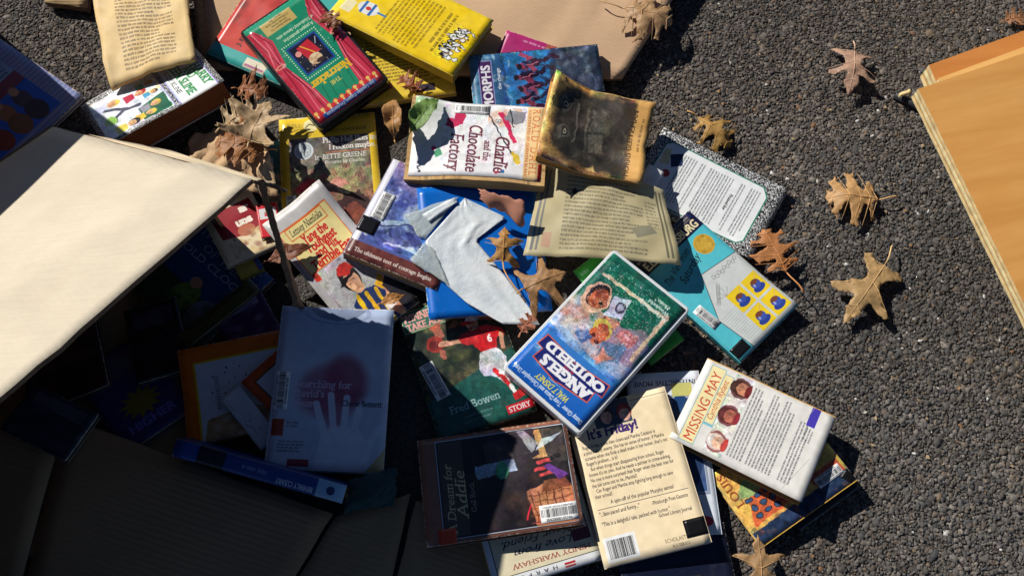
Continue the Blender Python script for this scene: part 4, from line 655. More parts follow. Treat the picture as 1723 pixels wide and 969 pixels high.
a.paint(28, 2, 86, 32, 1.6, 2, .1); a.ell(66, 118, 10, 12, (232, 232, 228)); a.rect(56, 112, 76, 115, (50, 110, 180)).rect(56, 122, 76, 125, (50, 110, 180)); a.ell(66, 118, 3, 3, (206, 60, 50)); a.line([(66, 106), (66, 98)], 3, (60, 130, 190)); a.ell(28, 132, 7, 7, (245, 240, 220)); a.line([(24, 134), (28, 129), (32, 133)], 1.2, (40, 40, 40)); a.rect(64, 132, 84, 144, (240, 236, 220), .8); a.pseudo(40, 132, 58, 3, 4, 2, (110, 88, 10)); a.wear(1.2)
book('paperback_book', 'bright yellow back cover with a band of tiny drawn figures, beside the tan cardboard', [(625, -70), (823, 38), (761, 136), (560, 20)], 0.018, a, 1, (186, 168, 110), 'R', (210, 180, 60), maxs=.12)
# video case with red curtains
a = Art(1.66, (18, 142, 104), 4, 25)
for X in (lambda x: x, lambda x: 100 - x):
    a.poly([(X(0), 12), (X(27), 14), (X(24), 46), (X(13), 92), (X(16), 98), (X(22), 132), (X(10), 158), (X(0), 158)], (206, 52, 76)); a.line([(X(4), 14), (X(9), 92), (X(4), 154)], 1.8, (150, 24, 46)); a.line([(X(11), 14), (X(15), 60), (X(10), 94), (X(15), 148)], 1.6, (236, 110, 130)); a.line([(X(18), 16), (X(18), 50), (X(11), 90)], 1.8, (140, 22, 44)); a.line([(X(23), 16), (X(22), 40), (X(15), 80)], 1.3, (240, 130, 140)); a.line([(X(2), 100), (X(9), 124), (X(5), 156)], 1.6, (240, 120, 130)); a.line([(X(12), 100), (X(18), 128), (X(10), 154)], 1.6, (150, 24, 46)); a.ell(X(8), 95, 8, 3, (240, 140, 120)); a.ell(X(8), 95, 5, 1.3, (170, 40, 50)); a.mottle(min(X(0), X(24)), 90, max(X(0), X(24)), 110, [(240, 220, 215)], 8, 3, .4)
a.mottle(0, 14, 26, 154, [(230, 90, 110), (170, 30, 56)], 40, 4, .25, 3); a.mottle(74, 14, 100, 154, [(230, 90, 110), (170, 30, 56)], 40, 4, .25, 3)
a.rect(0, 0, 100, 15, (190, 36, 54))
for i in range(10): a.ell(6 + i * 10, 13, 4.4, 5.4, (214, 60, 50)); a.ell(6 + i * 10, 15, 2.4, 2.6, (240, 200, 110)); a.rect(5 + i * 10, 8, 7 + i * 10, 12, (244, 226, 170))
a.rect(10, 2.4, 90, 9.4, (40, 96, 180)); a.text('Jim Gamble Puppet Productions', 50, 8, 7.2, (232, 236, 240), serif=1, bold=1, fit=74)
for x in (32, 44, 60, 70): a.line([(x, 20), (x - 3, 42)], .5, (20, 40, 30))
a.text('THE', 50, 40, 8, (232, 206, 90), serif=1, bold=1); a.text('Nutcracker', 50, 54, 17, (240, 190, 40), serif=1, bold=2, fit=60); a.rect(29, 64, 73, 111, (30, 70, 150)); a.rect(31.5, 66.5, 70.5, 108.5, (16, 18, 40)); a.dots(32, 67, 69, 108, 26, .35, (230, 220, 200)); a.poly([(38, 84), (58, 82), (62, 104), (42, 107)], (200, 40, 54)); a.line([(46, 86), (56, 104)], 1.5, (240, 190, 60)); a.ell(50, 78, 9, 8, (232, 206, 160)); a.mottle(42, 70, 60, 86, [(190, 130, 100), (240, 220, 180), (150, 90, 70)], 20, 3, .6); a.ell(46, 73, 6, 3, (60, 40, 40), soft=.5); a.ell(64, 96, 4, 4, (240, 160, 150)); a.line([(38, 96), (33, 104)], 1, (210, 215, 220))
for i in range(16):
    for x, y in ((26 + i * 3.33, 60), (26 + i * 3.33, 115)): a.ell(x, y, .9, .9, (225, 240, 220))
    for x in (26, 76): a.ell(x, 60 + i * 3.67, .9, .9, (225, 240, 220))
a.text('A puppet production', 46, 124, 7, (220, 232, 200), serif=1, bold=1, fit=46); a.text("of Tchaikovsky's famous suite.", 46, 132, 6.4, (220, 232, 200), serif=1, bold=1, fit=58); a.rect(34, 140, 80, 159, (206, 178, 104)); a.para(['Please Return To', 'Lincoln Street', '12 Phoenixville Area', 'Library  PA'], 57, 145.5, 4.3, 4.2, (50, 40, 20), anchor='c'); a.mottle(0, 0, 100, 166, [(240, 245, 245)], 14, 5, .18)
a.wear(.5); video_case('video_case', 'black video case with red curtains on a green cover, lying upside down', [(515, -8), (667, 130), (548, 203), (383, 55)], .028, a, 1, (22, 23, 28))
# swimmer cover
a = Art(1.5, (40, 110, 170), 4, 26); a.grad(0, 0, 100, 40, (90, 150, 180), (30, 70, 120)); a.mottle(0, 0, 100, 30, [(200, 220, 225), (60, 120, 160), (30, 70, 110)], 70, 8, .6, 2); a.poly([(0, 96), (40, 86), (100, 96), (100, 150), (0, 150)], (50, 62, 84)); a.mottle(0, 100, 100, 150, [(120, 130, 150), (40, 50, 70), (70, 82, 104), (24, 28, 44)], 220, 5, .6); a.rect(8, 10, 92, 25, (70, 36, 92)); a.frame(8, 10, 92, 25, 1, (150, 150, 200)); a.text('ANIMORPHS', 50, 23, 15, (232, 232, 240), bold=2, fit=80); a.text('the change', 70, 34, 6, (235, 235, 240), bold=1); a.mottle(0, 34, 100, 46, [(220, 232, 236), (120, 180, 200)], 26, 6, .5, 3)
for i in range(6):
    x, y = 12 + i * 14, 56 + (i * 5) % 9; c1, c2 = ((150, 62, 86), (54, 22, 44)) if i % 2 else ((120, 48, 74), (36, 18, 40))
    a.poly([(x - 3, y), (x + 5, y - 2), (x + 9, y + 14), (x + 5, y + 22), (x - 1, y + 18)], c2); a.poly([(x + 6, y + 4), (x + 15, y - 6), (x + 18, y - 3), (x + 9, y + 10)], c1); a.poly([(x - 2, y + 3), (x - 9, y + 12), (x - 6, y + 15), (x + 1, y + 9)], c1); a.poly([(x + 5, y + 20), (x + 14, y + 30), (x + 9, y + 42), (x + 5, y + 40), (x + 8, y + 31), (x, y + 22)], c2); a.poly([(x - 1, y + 17), (x - 4, y + 32), (x - 9, y + 40), (x - 11, y + 36), (x - 7, y + 28)], c2); a.line([(x, y + 2), (x + 4, y + 16)], 1.4, (190, 100, 120)); a.ell(x, y - 4, 3.6, 4.6, c1); a.ell(x - .5, y - 6, 3.8, 3.2, (28, 16, 24))
a.mottle(4, 50, 96, 104, [(30, 120, 190), (70, 170, 220), (20, 60, 110)], 46, 4, .55); a.paint(0, 36, 100, 150, 1.0, 3, .15, .1)
a.poly([(40, 110), (54, 100), (60, 112), (50, 124)], (220, 225, 230)); a.rect(4, 122, 20, 140, (40, 44, 70)).frame(6, 124, 18, 138, 1.4, (235, 238, 240)); a.wear()
a2 = Art(1.4, (176, 40, 110), 3, 27); a2.rect(0, 0, 40, 140, (170, 84, 70)); a2.pseudo(14, 127, 86, 1, 6, 4, (230, 190, 212)); a2.wear()
book('paperback_book', 'magenta paperback corner peeking over the swimmer cover', [(852, 47), (962, 92), (925, 192), (812, 150)], 0.008, a2, 2, spine_col=(150, 40, 100))
book('paperback_book', 'blue paperback of swimming figures with a purple title band up one end', [(790, 95), (1002, 76), (1030, 214), (800, 232)], 0.012, a, 3, (206, 176, 120), 'R', (40, 70, 100), coat=.2)
# white cover with large curly title
a = Art(1.62, (236, 236, 238), 4, 28); a.rect(0, 0, 100, 22, (240, 206, 150)); a.text('ROALD DAHL', 50, 15, 13, (206, 110, 66), serif=1, gap=.2, fit=94); a.text('ILLUSTRATED BY QUENTIN BLAKE', 50, 20.5, 4.8, (190, 100, 60), bold=1, fit=92); a.rect(78, 0, 100, 4, (206, 40, 50))
a.mottle(4, 30, 30, 70, [(240, 160, 110), (232, 196, 176), (220, 130, 120)], 26, 6, .6); a.line([(12, 54), (30, 44), (50, 36)], 6, (206, 44, 90)); a.line([(4, 76), (72, 34)], 1.6, (60, 62, 66)); a.poly([(8, 24), (24, 26), (26, 40), (18, 50), (6, 44)], (140, 142, 150)); a.line([(4, 44), (30, 38)], 1.6, (40, 40, 44)); a.ell(72, 32, 6, 4, (230, 200, 70)); a.ell(78, 29, 3, 3, (230, 200, 70)); a.ell(67, 36, 3.4, 2, (226, 190, 70)); a.poly([(6, 104), (18, 98), (30, 102), (36, 112), (32, 122), (22, 120), (24, 112), (12, 112)], (206, 44, 90)); a.ell(22, 58, 3.6, 3.6, (245, 245, 245)); a.ell(22, 58, 3.6, 3.6, (40, 40, 44), ring=.6); a.ell(22, 58, 1.2, 1.2, (20, 20, 20)); a.paint(3, 23, 82, 124, .9, 3, .06, .1)
for t, x, y, e, f_ in (('Charlie', 71, 58, 25, 54), ('and the', 66, 72, 13, 30), ('Chocolate', 64, 92, 24, 68), ('Factory', 70, 114, 24, 52)): a.text(t, x, y, e, (104, 32, 54), serif=1, sh=.12, bold=1, fit=f_)
a.ell(64, 134, 3, 3, (206, 60, 110)); a.poly([(64, 126), (72, 122), (76, 130), (68, 134)], (40, 150, 100)); a.ell(92, 46, 2.6, 2, (60, 120, 180)); a.ell(94, 54, 2, 2, (200, 60, 90)); a.grad(0, 126, 16, 162, (236, 236, 238), (150, 195, 140)); a.wear(1.2)
book('paperback_book', 'white paperback with a wavy dark red title and curled tan pages under its front edge', [(700, 172), (916, 180), (911, 312), (688, 280)], .026, a, 1, (214, 176, 122), 'L', (225, 225, 225), labels=[('barcode_label', 8, 88, 42, 13, 90, barlabel('30420000120767', ''))], curls=[(-1, -1, .012, .5), (1, -1, -.012, .7), (1, 1, -.006, .5)], z=(.062, .066, .062, .058), inset=-.006, wave=.0008)
# print shows through the loose thin page
a = Art(.62, (226, 214, 172), 4, 29); a.mottle(0, 0, 100, 62, [(236, 226, 188), (206, 190, 140), (222, 208, 160)], 40, 14, .4); a.pseudo(22, 6, 80, 18, 2.9, 1.3, (110, 104, 90), .7); a.rect(3, 4, 5, 58, (150, 150, 145)).rect(6.5, 4, 8, 58, (150, 150, 145)).rect(92, 4, 93.5, 58, (140, 135, 110)).rect(95, 4, 96.5, 58, (140, 135, 110)); a.pseudo(82, 14, 91, 8, 3, 1.5, (120, 112, 90), .6); a.poly([(70, 38), (84, 34), (88, 40), (74, 45)], (170, 165, 140)); a.poly([(26, 16), (29, 14), (31, 17), (28, 19)], (60, 62, 60)); a.rect(10, 46, 16, 56, (225, 160, 140), .5); a.wear(.6)
pm_ = art_mat(a, 'thin_page', .5, trans=.3, alpha=.8)
zt = [max(height(at(x, y, .05)), .03) for x, y in ((915, 278), (1118, 318), (1146, 446), (880, 430))]
patch('loose_page', [(915, 276, zt[0] + .012), (1116, 318, .055), (1146, 446, .05), (880, 430, zt[3] + .012)], .0005, [pm_], None, 28, 20, lambda u, v: .010 * math.sin(u * 3.1) * (.7 + .3 * v) + .006 * sm((u - .7) * 3) * math.sin(v * 6) + .003 * wob(u * 8, v * 6, 6), .0006, 'loose see-through yellowed page of print lying across the turquoise book', 'page')
# photo of a toad, warped cover
a = Art(1.28, (222, 172, 98), 4, 30); a.mottle(0, 0, 100, 128, [(232, 186, 116), (206, 150, 80), (190, 140, 80)], 40, 16, .4); a.poly([(0, 0), (34, 0), (30, 30), (0, 34)], (176, 138, 84), .7, 4); a.rect(0, 8, 92, 106, (150, 112, 66), .5); a.poly([(8, 34), (26, 12), (80, 12), (94, 30), (98, 106), (2, 106)], (50, 45, 39), .97, 4); a.mottle(14, 16, 92, 104, [(74, 68, 58), (40, 37, 34), (92, 84, 70), (50, 46, 42)], 170, 8, .6); a.mottle(0, 90, 100, 108, [(40, 34, 28), (60, 46, 30)], 50, 8, .6)
for x, y in ((40, 26), (72, 23)): a.ell(x, y, 9, 8, (96, 92, 80), .9, 0, 1); a.ell(x, y, 6, 5, (30, 29, 28), .9, 0, .4); a.ell(x, y, 3.8, 3.2, (176, 168, 140), .95, 0, .3); a.ell(x, y, 1.5, 1.8, (15, 15, 15))
a.line([(30, 38), (46, 42), (62, 40), (80, 38)], 2.6, (110, 106, 94), .9, .6); a.line([(30, 41), (46, 45), (62, 43), (80, 41)], 1.2, (26, 25, 24), .9, .3); a.poly([(26, 60), (50, 58), (52, 74), (30, 82)], (112, 106, 92), .8, 1.5); a.poly([(52, 58), (76, 56), (78, 76), (54, 74)], (104, 99, 88), .8, 1.5); a.line([(50, 56), (52, 76)], 2, (40, 38, 34), .9, .4); a.line([(24, 56), (50, 54), (78, 52)], 3, (120, 114, 98), .7, .8); a.mottle(26, 54, 80, 84, [(140, 132, 112), (60, 56, 50)], 70, 1.8, .5); a.poly([(4, 6), (10, 30), (2, 40)], (200, 176, 120), .8, 1); a.poly([(6, 60), (14, 70), (4, 74)], (214, 180, 110), .8, 1); a.paint(0, 0, 100, 104, 2, 5, .16, .3); a.text('MORRIS GLEITZMAN', 48, 111, 9, (52, 36, 22), bold=1, fit=84); a.pseudo(40, 117, 84, 1, 4, 3, (110, 80, 44), .8); a.wear(1.2, (230, 196, 140))
book('paperback_book', 'warped paperback with a dark grey toad on an orange yellow ground', [(920, 126), (1100, 192), (1064, 318), (908, 272)], 0.007, a, 3, (226, 168, 92), 'R', (222, 180, 110), z=(.084, .088, .046, .05), curls=[(-1, -1, .012, .55), (1, -1, .010, .6), (1, 1, .008, .5)], wave=.006, bow=(.004, .010), rough=.5)
# small price tag under the marbled cover
patch('paper_slip', [(1092, 276, .045), (1118, 290, .04), (1086, 345, .04), (1060, 322, .045)], .0005, [plain((232, 232, 230), .6)], None, 6, 6, lambda u, v: .002 * wob(u * 4, v * 4), .0005, 'small white paper slip between the toad cover and the marbled cover', 'paper')
# torn white plastic over the blue folder, bluish tint standing in for reflected sky
m_, nt, b = node_mat('torn_plastic', .32, .5); v = mapping(nt, (1, 1, 1)); nt.links.new(ramp(nt, noise(nt, 26, 6, v).outputs[0], [(.25, (.5, .58, .64)), (.42, (.74, .81, .85)), (.6, (.84, .88, .9))]), b.inputs['Base Color']); b.inputs['Alpha'].default_value = .96; bump(nt, b, noise(nt, 90, 7, v, .65).outputs[0], .4, .003)
m2_, nt, b = node_mat('clear_plastic', .2, .5); b.inputs['Base Color'].default_value = (.6, .68, .68, 1); b.inputs['Alpha'].default_value = .55; bump(nt, b, noise(nt, 50, 5, mapping(nt, (1, 1, 1))).outputs[0], .6, .005)
FP = next(o for o in bpy.data.objects if o.name == 'blue_folder').matrix_world
def hz(x, y, d=.003):
    n = FP.col[2].xyz; p0 = FP.translation + n * (.0034 + d); o = Vector((0, 0, CH)); q = at(x, y, 0) - o; return (x, y, (o + q * ((p0 - o).dot(n) / q.dot(n))).z)
pl = empty('torn_plastic_cover', at(790, 430, .03)); tag(pl, 'torn white plastic sheet crumpled over the bright blue folder', 'plastic sheet')
cr = lambda s, a_: (lambda u, v: a_ * (.5 + .5 * wob(u * 6, v * 9, s)) + a_ * .5 * abs(wob(u * 15, v * 11, s + 2)))
def ruled(name, Lp, Rp, d, mat_, parent, n=40, m=26, f=None):
    def walk(Q, t):
        D = [math.hypot(Q[i + 1][0] - Q[i][0], Q[i + 1][1] - Q[i][1]) for i in range(len(Q) - 1)]; s_ = t * sum(D)
        for i, e in enumerate(D):
            if s_ <= e or i == len(D) - 1: k = min(1, s_ / e); return (Q[i][0] + (Q[i + 1][0] - Q[i][0]) * k, Q[i][1] + (Q[i + 1][1] - Q[i][1]) * k)
            s_ -= e
    V, Fc = [], []; org = parent.matrix_world.translation
    for j in range(n + 1):
        l, r = walk(Lp, j / n), walk(Rp, j / n)
        for i in range(m + 1):
            u = i / m; x, y = l[0] + (r[0] - l[0]) * u, l[1] + (r[1] - l[1]) * u; V.append(at(*hz(x, y, d + f(u, j / n))) - org)
    for j in range(n):
        for i in range(m): q = j * (m + 1) + i; Fc.append((q, q + m + 1, q + m + 2, q + 1))
    o = mesh_obj(name, V, Fc, mat_, parent, smooth=True); md = o.modifiers.new('thickness', 'SOLIDIFY'); md.thickness = .0003; return o
fold = lambda u, v: .3 * (.0045 * sm(1 - abs(u - .45 - .25 * math.sin(v * 3)) * 7) + .0028 * (1 + wob(u * 4, v * 5, 2)) + .002 * sm(1 - abs(v - .62 - .1 * u) * 16) + .004 * sm(v * 4 - 3) * abs(wob(u * 9, v * 6, 5)) + .0016 * wob(u * 14, v * 17, 3))
ruled('sheet', [(782, 333), (750, 368), (714, 408), (750, 478), (786, 510), (846, 545)], [(783, 334), (852, 366), (800, 404), (848, 462), (893, 520), (908, 546)], .002, m_, pl, f=fold)
patch('clear_strip', [hz(680, 362, .001), hz(772, 331, .001), hz(716, 402, .002), hz(704, 398, .002)], .0003, [m2_], pl, 10, 10, cr(3, .002), .001, hf=False)
patch('clear_strip', [hz(710, 362, .003), hz(764, 333, .003), hz(770, 342, .003), hz(722, 374, .003)], .0003, [m_], pl, 8, 4, cr(4, .003), .0008, hf=False)
patch('clear_strip', [hz(714, 409, .003), hz(730, 420, .003), hz(756, 482, .003), hz(690, 438, .003)], .0003, [m2_], pl, 10, 10, cr(5, .002), .001, hf=False)
# curled brown page end below the white paperback
patch('curled_paper', [(806, 318, .075), (884, 340, .075), (882, 382, .05), (812, 338, .06)], .0004, [plain((186, 128, 104), .7, .2, 30, .2)], None, 16, 8, lambda u, v: .006 * math.sin(u * 9) * (1 - v) + .004 * math.sin(v * 3), .003, 'curled reddish brown paper strip between the white paperback and blue folder', 'paper')
# green book under the white video case
a = Art(1.5, (70, 190, 70), 3, 31); a.pseudo(70, 138, 92, 1, 6, 4, (225, 240, 225)); a.rect(0, 60, 100, 120, (30, 110, 60)).wear(); book('paperback_book', 'green paperback showing only a bright corner under the white video case', [(1002, 432), (1176, 562), (1094, 604), (960, 458)], 0.008, a, 1, (200, 200, 170), 'L', (40, 130, 60))
# back covers at the front
a = Art(1.46, (242, 222, 184), 4, 32); a.mottle(0, 0, 100, 146, [(246, 228, 194), (236, 214, 170)], 40, 18, .4); a.text("It's Friday!", 42, 32, 13, (62, 40, 110), bold=2, fit=52); a.rect(26, 0, 62, 24, (56, 70, 92)); a.face(56, 15, 7, (232, 180, 160), (150, 50, 40)); a.face(38, 14, 7, (220, 170, 150), (60, 40, 40))
TXT = ["Roger Friday is the class clown\u2014and Marsha Cessano is", "a joke's worst enemy. She has no sense of humor. If Marsha", "screams when she finds a dead snake in her locker, that's not", "Roger's problem... is it?", "   But when things start disappearing from school, Roger", "knows it's no joke. And he needs a partner in crime-solving.", "No one is more surprised than Roger when the best man for", "the job turns out to be...Marsha!!", "   Can Roger and Marsha stop fighting long enough to save", "their school?"]
a.para([t.replace('\u2014', '-') for t in TXT], 8, 40, 5.1, 4.9, (50, 44, 42), sx=.66); a.text('A spin-off of the popular Murphy series!', 52, 93, 5.2, (50, 44, 42), sx=.72); a.line([(8, 96), (94, 96)], .5, (60, 50, 50)); a.text('"...fast-paced and funny..."', 8, 102, 5.2, (50, 44, 42), sx=.72, anchor='l'); a.text('-Pittsburgh Post-Gazette', 92, 103, 4.9, (50, 44, 42), sx=.7, anchor='r'); a.text('"This is a delightful tale, packed with humor."', 8, 111, 5.2, (50, 44, 42), sx=.68, anchor='l'); a.text('-School Library Journal', 92, 115, 4.9, (50, 44, 42), sx=.7, anchor='r'); a.line([(64, 5), (100, 5)], .5, (80, 70, 60)); a.text('SCHOLASTIC', 72, 138, 5, (120, 104, 80), sx=.8); a.text('RLS 008-012', 74, 143, 4, (120, 104, 80), sx=.8); a.barcode(20, 132, 30, 22, 0, '', '', 3); a.wear()
FRI = book('paperback_book', 'cream back cover full of print with a barcode and black square at its lower corners', [(946, 690), (1118, 653), (1197, 910), (1020, 957)], 0.012, a, 0, (226, 196, 140), 'R', (235, 215, 180), labels=[('black_tape', 90, 134, 20, 16, 0, (20, 18, 18))])
a = Art(1.42, (226, 224, 218), 4, 33); a.mottle(0, 0, 100, 142, [(232, 230, 224), (214, 212, 208)], 30, 20, .4); a.rect(4, 8, 96, 24, (238, 224, 170)).rect(32, 22, 92, 34, (238, 224, 170)); a.frame(4, 8, 96, 24, .7, (120, 170, 190)); a.frame(32, 24, 92, 34, .7, (120, 170, 190)); a.rect(30, 24, 33, 35, (130, 190, 205)); a.text('MISSING MAY', 50, 22, 15, (196, 66, 50), fit=86, sh=.05); a.text('Cynthia Rylant', 62, 31, 9, (200, 84, 50), sh=.2, fit=50)
for x, s_, h_, c in ((18, (235, 190, 160), (210, 200, 190), (190, 70, 60)), (50, (190, 110, 90), (90, 40, 40), (140, 40, 50)), (84, (206, 140, 110), (70, 44, 36), (110, 40, 40))): a.ell(x, 44, 12, 10.5, tuple(int(v * .5 + 60) for v in c)); a.face(x, 45, 9, s_, h_); a.ell(x, 53, 8, 3, c)
a.paint(4, 35, 98, 55, .7, 3, .1, .1)
for y, n, x1 in ((58, 5, 92), (78, 8, 94), (112, 4, 80)): a.pseudo(10, y, x1, n, 3.5, 1.5, (60, 60, 70), .85)
a.rect(78, 118, 100, 127, (70, 60, 170)); a.pseudo(60, 120, 76, 3, 3, 1.4, (60, 60, 70)); a.line([(4, 120), (46, 134)], .5, (180, 176, 170)); a.line([(60, 110), (100, 120)], .4, (186, 182, 176)); a.wear(1.1)
MAY = book('paperback_book', 'white back cover with three oval portraits and a purple mark by the asphalt', [(1187, 590), (1392, 708), (1352, 862), (1142, 727)], 0.016, a, 3, (188, 132, 84), 'R', (232, 176, 80), wave=.0004)
# books in the front shade
a = Art(1.0, (226, 112, 30), 4, 34); a.rect(12, 16, 100, 100, (232, 196, 50)).rect(14, 18, 100, 100, (214, 222, 232)); a.pseudo(30, 34, 34, 12, 3, 1.6, (70, 80, 100)); a.dots(20, 24, 96, 60, 20, .7, (80, 90, 110)); a.poly([(20, 78), (60, 70), (100, 84), (100, 100), (16, 100)], (190, 150, 110)); a.mottle(16, 76, 100, 100, [(220, 220, 230), (120, 90, 80), (200, 160, 110)], 40, 5); a.wear(); book('picture_book', 'orange bordered book with a pale panel lying in the front shade', [(290, 590), (472, 560), (504, 722), (328, 738)], 0.01, a, 0, (226, 214, 190), 'L', (206, 100, 30), bow=(0, .004))
a = Art(1.15, (206, 84, 36), 3, 35); a.rect(16, 14, 100, 115, (24, 24, 28)).rect(18, 16, 100, 115, (206, 212, 222)); a.wear(); book('paperback_book', 'burnt orange bordered book tucked under the pale blue heart cover', [(415, 640), (475, 575), (560, 660), (490, 735)], 0.006, a, 0, spine_col=(200, 80, 40))
a = Art(1.3, (220, 226, 234), 3, 36); a.line([(14, 10), (14, 40)], 1.5, (60, 60, 70)); a.dots(18, 30, 60, 100, 14, 1.4, (60, 64, 80)); a.wear(.6); book('paperback_book', 'small white dotted booklet between the orange bordered book and the heart cover', [(372, 668), (402, 650), (470, 730), (440, 760)], 0.005, a, 0, cat='booklet', spine_col=(200, 205, 212))
# blue spine standing up
a = Art(.11, (32, 68, 140), 6, 37); a.rect(0, 0, 14, 11, (34, 76, 156)).rect(14, 0, 30, 11, (20, 26, 50)).rect(84, 0, 100, 11, (150, 190, 220)); a.pseudo(40, 4.4, 58, 1, 3, 2.2, (170, 180, 205), .7); a.text('BEVERLY CLEARY', 71, 6.5, 4.6, (220, 225, 235), ang=180, bold=1, fit=22); a.ell(92, 5.5, 2.4, 2.6, (40, 60, 110)); a.wear(.25)
mw, w, h = settle([(300, 728), (580, 826), (572, 858), (294, 756)], .03, z=(.085, .07, .065, .08)); rt = empty('paperback_book', None, mw); tag(rt, 'blue paperback standing on its edge, spine up against the dark flap', 'book')
V, Fc, M, U = slab(16, 4, lambda u, v, L=0: ((u - .5) * w, (v - .5) * h, .0012 * math.sin(v * 3.14)), .0009); mesh_obj('spine', V, Fc, [art_mat(a, 'printed_spine'), PAPER_EDGE], rt, M, U, True)
for sg in (-1, 1): V, Fc = rbox(w, .0008, -.062, -.0006, .0002, 1, .0002); o = mesh_obj('front_cover' if sg < 0 else 'back_cover', V, Fc, plain((30, 58, 116), .4), rt); o.location = (0, sg * (h / 2 - .0004), 0)
V, Fc = rbox(w - .006, h - .003, -.061, -.0012, .001, 1, .0003); mesh_obj('page_block', V, Fc, pages_mat((224, 206, 170)), rt)
# pale cover with a heart and a hand
a = Art(1.42, (196, 206, 226), 4, 38); a.grad(0, 0, 100, 60, (170, 186, 216), (206, 214, 230)); a.poly([(22, 0), (78, 0), (66, 9), (50, 12), (34, 9)], (128, 140, 166)); a.ell(50, 5, 30, 10, (150, 164, 196), ring=1.4); a.ell(42, 74, 20, 22, (160, 90, 116), .7, 30, 5); a.ell(62, 64, 18, 22, (150, 66, 90), .75, -20, 5); a.poly([(28, 78), (82, 72), (56, 112)], (152, 74, 98), .65, 4)
a.poly([(40, 142), (44, 112), (54, 104), (76, 106), (88, 122), (86, 142)], (222, 228, 244), .95, 1.2)
for x0, y0, x1, y1 in ((48, 110, 38, 86), (55, 106, 50, 78), (63, 105, 64, 80), (71, 108, 76, 88), (82, 122, 93, 106)): a.line([(x0, y0 + 4), (x1, y1)], 6, (220, 226, 242), .9, .4)
a.para(['Searching for', "David's", 'Heart'], 17, 72, 8.4, 9.4, (226, 206, 226), serif=1); a.text('Cherie Bennett', 78, 87, 7.4, (36, 36, 60), serif=1, bold=1, fit=36); a.rect(2, 100, 12, 114, (170, 70, 50)); a.rect(18, 133, 36, 139, (150, 50, 70)); a.pseudo(8, 118, 30, 4, 2.6, 1.2, (60, 64, 90)); a.pseudo(14, 102, 24, 2, 3, 1.2, (60, 64, 90)); a.poly([(100, 122), (100, 142), (84, 142)], (190, 176, 130)); a.wear()
book('paperback_book', 'pale blue paperback with a blurred red heart and a hand, in the front shade', [(474, 517), (667, 521), (641, 797), (447, 787)], 0.013, a, 0, (220, 206, 170), 'L', (180, 190, 210), labels=[('barcode_label', 7, 78, 34, 12, 90, barlabel('30420000102208'))], curls=[(1, 1, .006, .4)])
# teal cloth bag
patch('teal_cloth', [(588, 806, .05), (668, 786, .045), (664, 850, .03), (578, 862, .035)], .001, [plain((44, 72, 74), .9, .2, 40, .4)], None, 20, 18, lambda u, v: .022 * math.sin(3.1 * v) * math.sin(2.6 * u + .2) + .004 * wob(u * 9, v * 9, 2), .002, 'rumpled dark teal cloth at the end of the standing blue spine', 'cloth')
# white video case with clouds and players
a = Art(1.72, (40, 110, 196), 4, 39); a.grad(0, 0, 100, 84, (18, 90, 186), (70, 140, 210)); a.rect(0, 84, 100, 172, (22, 98, 78))
for i in range(9): a.line([(0, 98 + i * 9), (100, 92 + i * 9)], .9, (14, 70, 58))
a.mottle(0, 66, 100, 112, [(200, 205, 225), (226, 160, 140), (130, 165, 212), (226, 216, 222), (190, 120, 116), (220, 120, 90)], 150, 10, .6); a.mottle(0, 60, 100, 84, [(110, 160, 215), (160, 190, 225)], 60, 9, .5)
a.poly([(4, 84), (38, 74), (44, 108), (16, 126), (2, 112)], (150, 120, 150), .8, 1); a.line([(8, 92), (10, 152)], 4.6, (206, 180, 150)); a.line([(8, 150), (92, 146)], 4, (206, 186, 160)); a.ell(80, 120, 15, 19, (222, 176, 150)); a.ell(80, 122, 11, 15, (30, 22, 24)); a.ell(77, 120, 9.5, 13, (170, 84, 56)); a.mottle(70, 108, 88, 134, [(200, 110, 76), (120, 50, 36), (216, 140, 100)], 26, 4, .6); a.ell(72, 118, 2, 1.4, (30, 20, 18)); a.ell(78, 112, 3.4, 1.2, (120, 40, 36))
a.poly([(44, 118), (62, 110), (66, 134), (50, 142)], (196, 200, 222)); a.ell(53, 128, 6, 6, (70, 66, 90)); a.ell(53, 128, 3.5, 3.5, (150, 150, 180)); a.mottle(42, 104, 60, 116, [(40, 30, 36), (200, 120, 90), (170, 80, 60)], 20, 4, .8); a.ell(52, 98, 12, 9, (210, 180, 80), rot=20); a.ell(51, 97, 8, 6, (186, 76, 52), rot=20); a.ell(52, 88, 9, 10, (206, 100, 62)); a.ell(55, 86, 3, 2.4, (90, 30, 24)); a.ell(48, 82, 3, 2.4, (90, 30, 24)); a.mottle(42, 76, 62, 98, [(226, 140, 100), (170, 70, 50)], 20, 3.5, .5); a.ell(26, 106, 10, 8, (196, 110, 110)); a.mottle(16, 98, 36, 116, [(226, 190, 190), (150, 70, 80), (210, 130, 130)], 24, 3.4, .7); a.poly([(58, 70), (72, 74), (68, 88), (54, 84)], (60, 96, 160), .9, .5); a.poly([(14, 78), (38, 70), (44, 88), (20, 98)], (70, 110, 150), .8, .6); a.poly([(34, 62), (40, 84), (30, 78), (22, 82)], (230, 130, 100), .8, 1); a.mottle(60, 72, 92, 96, [(226, 222, 228), (180, 190, 215), (226, 190, 180)], 40, 5, .5)
for col_ in ((240, 240, 246), (200, 212, 232), (60, 60, 90), (240, 196, 186)): a.dots(6, 66, 94, 164, 330, .3, col_, .7)
a.paint(0, 60, 100, 172, .8, 4, .12, .05); a.ell(84, 40, 10, 8, (130, 176, 216), .6, 0, 2); a.dots(74, 34, 94, 50, 70, .35, (210, 226, 240)); a.para(['"A First-Rate', 'Wonderful', 'Movie."'], 24, 150, 6.4, 6, (214, 236, 222), anchor='c', serif=1, bold=1)
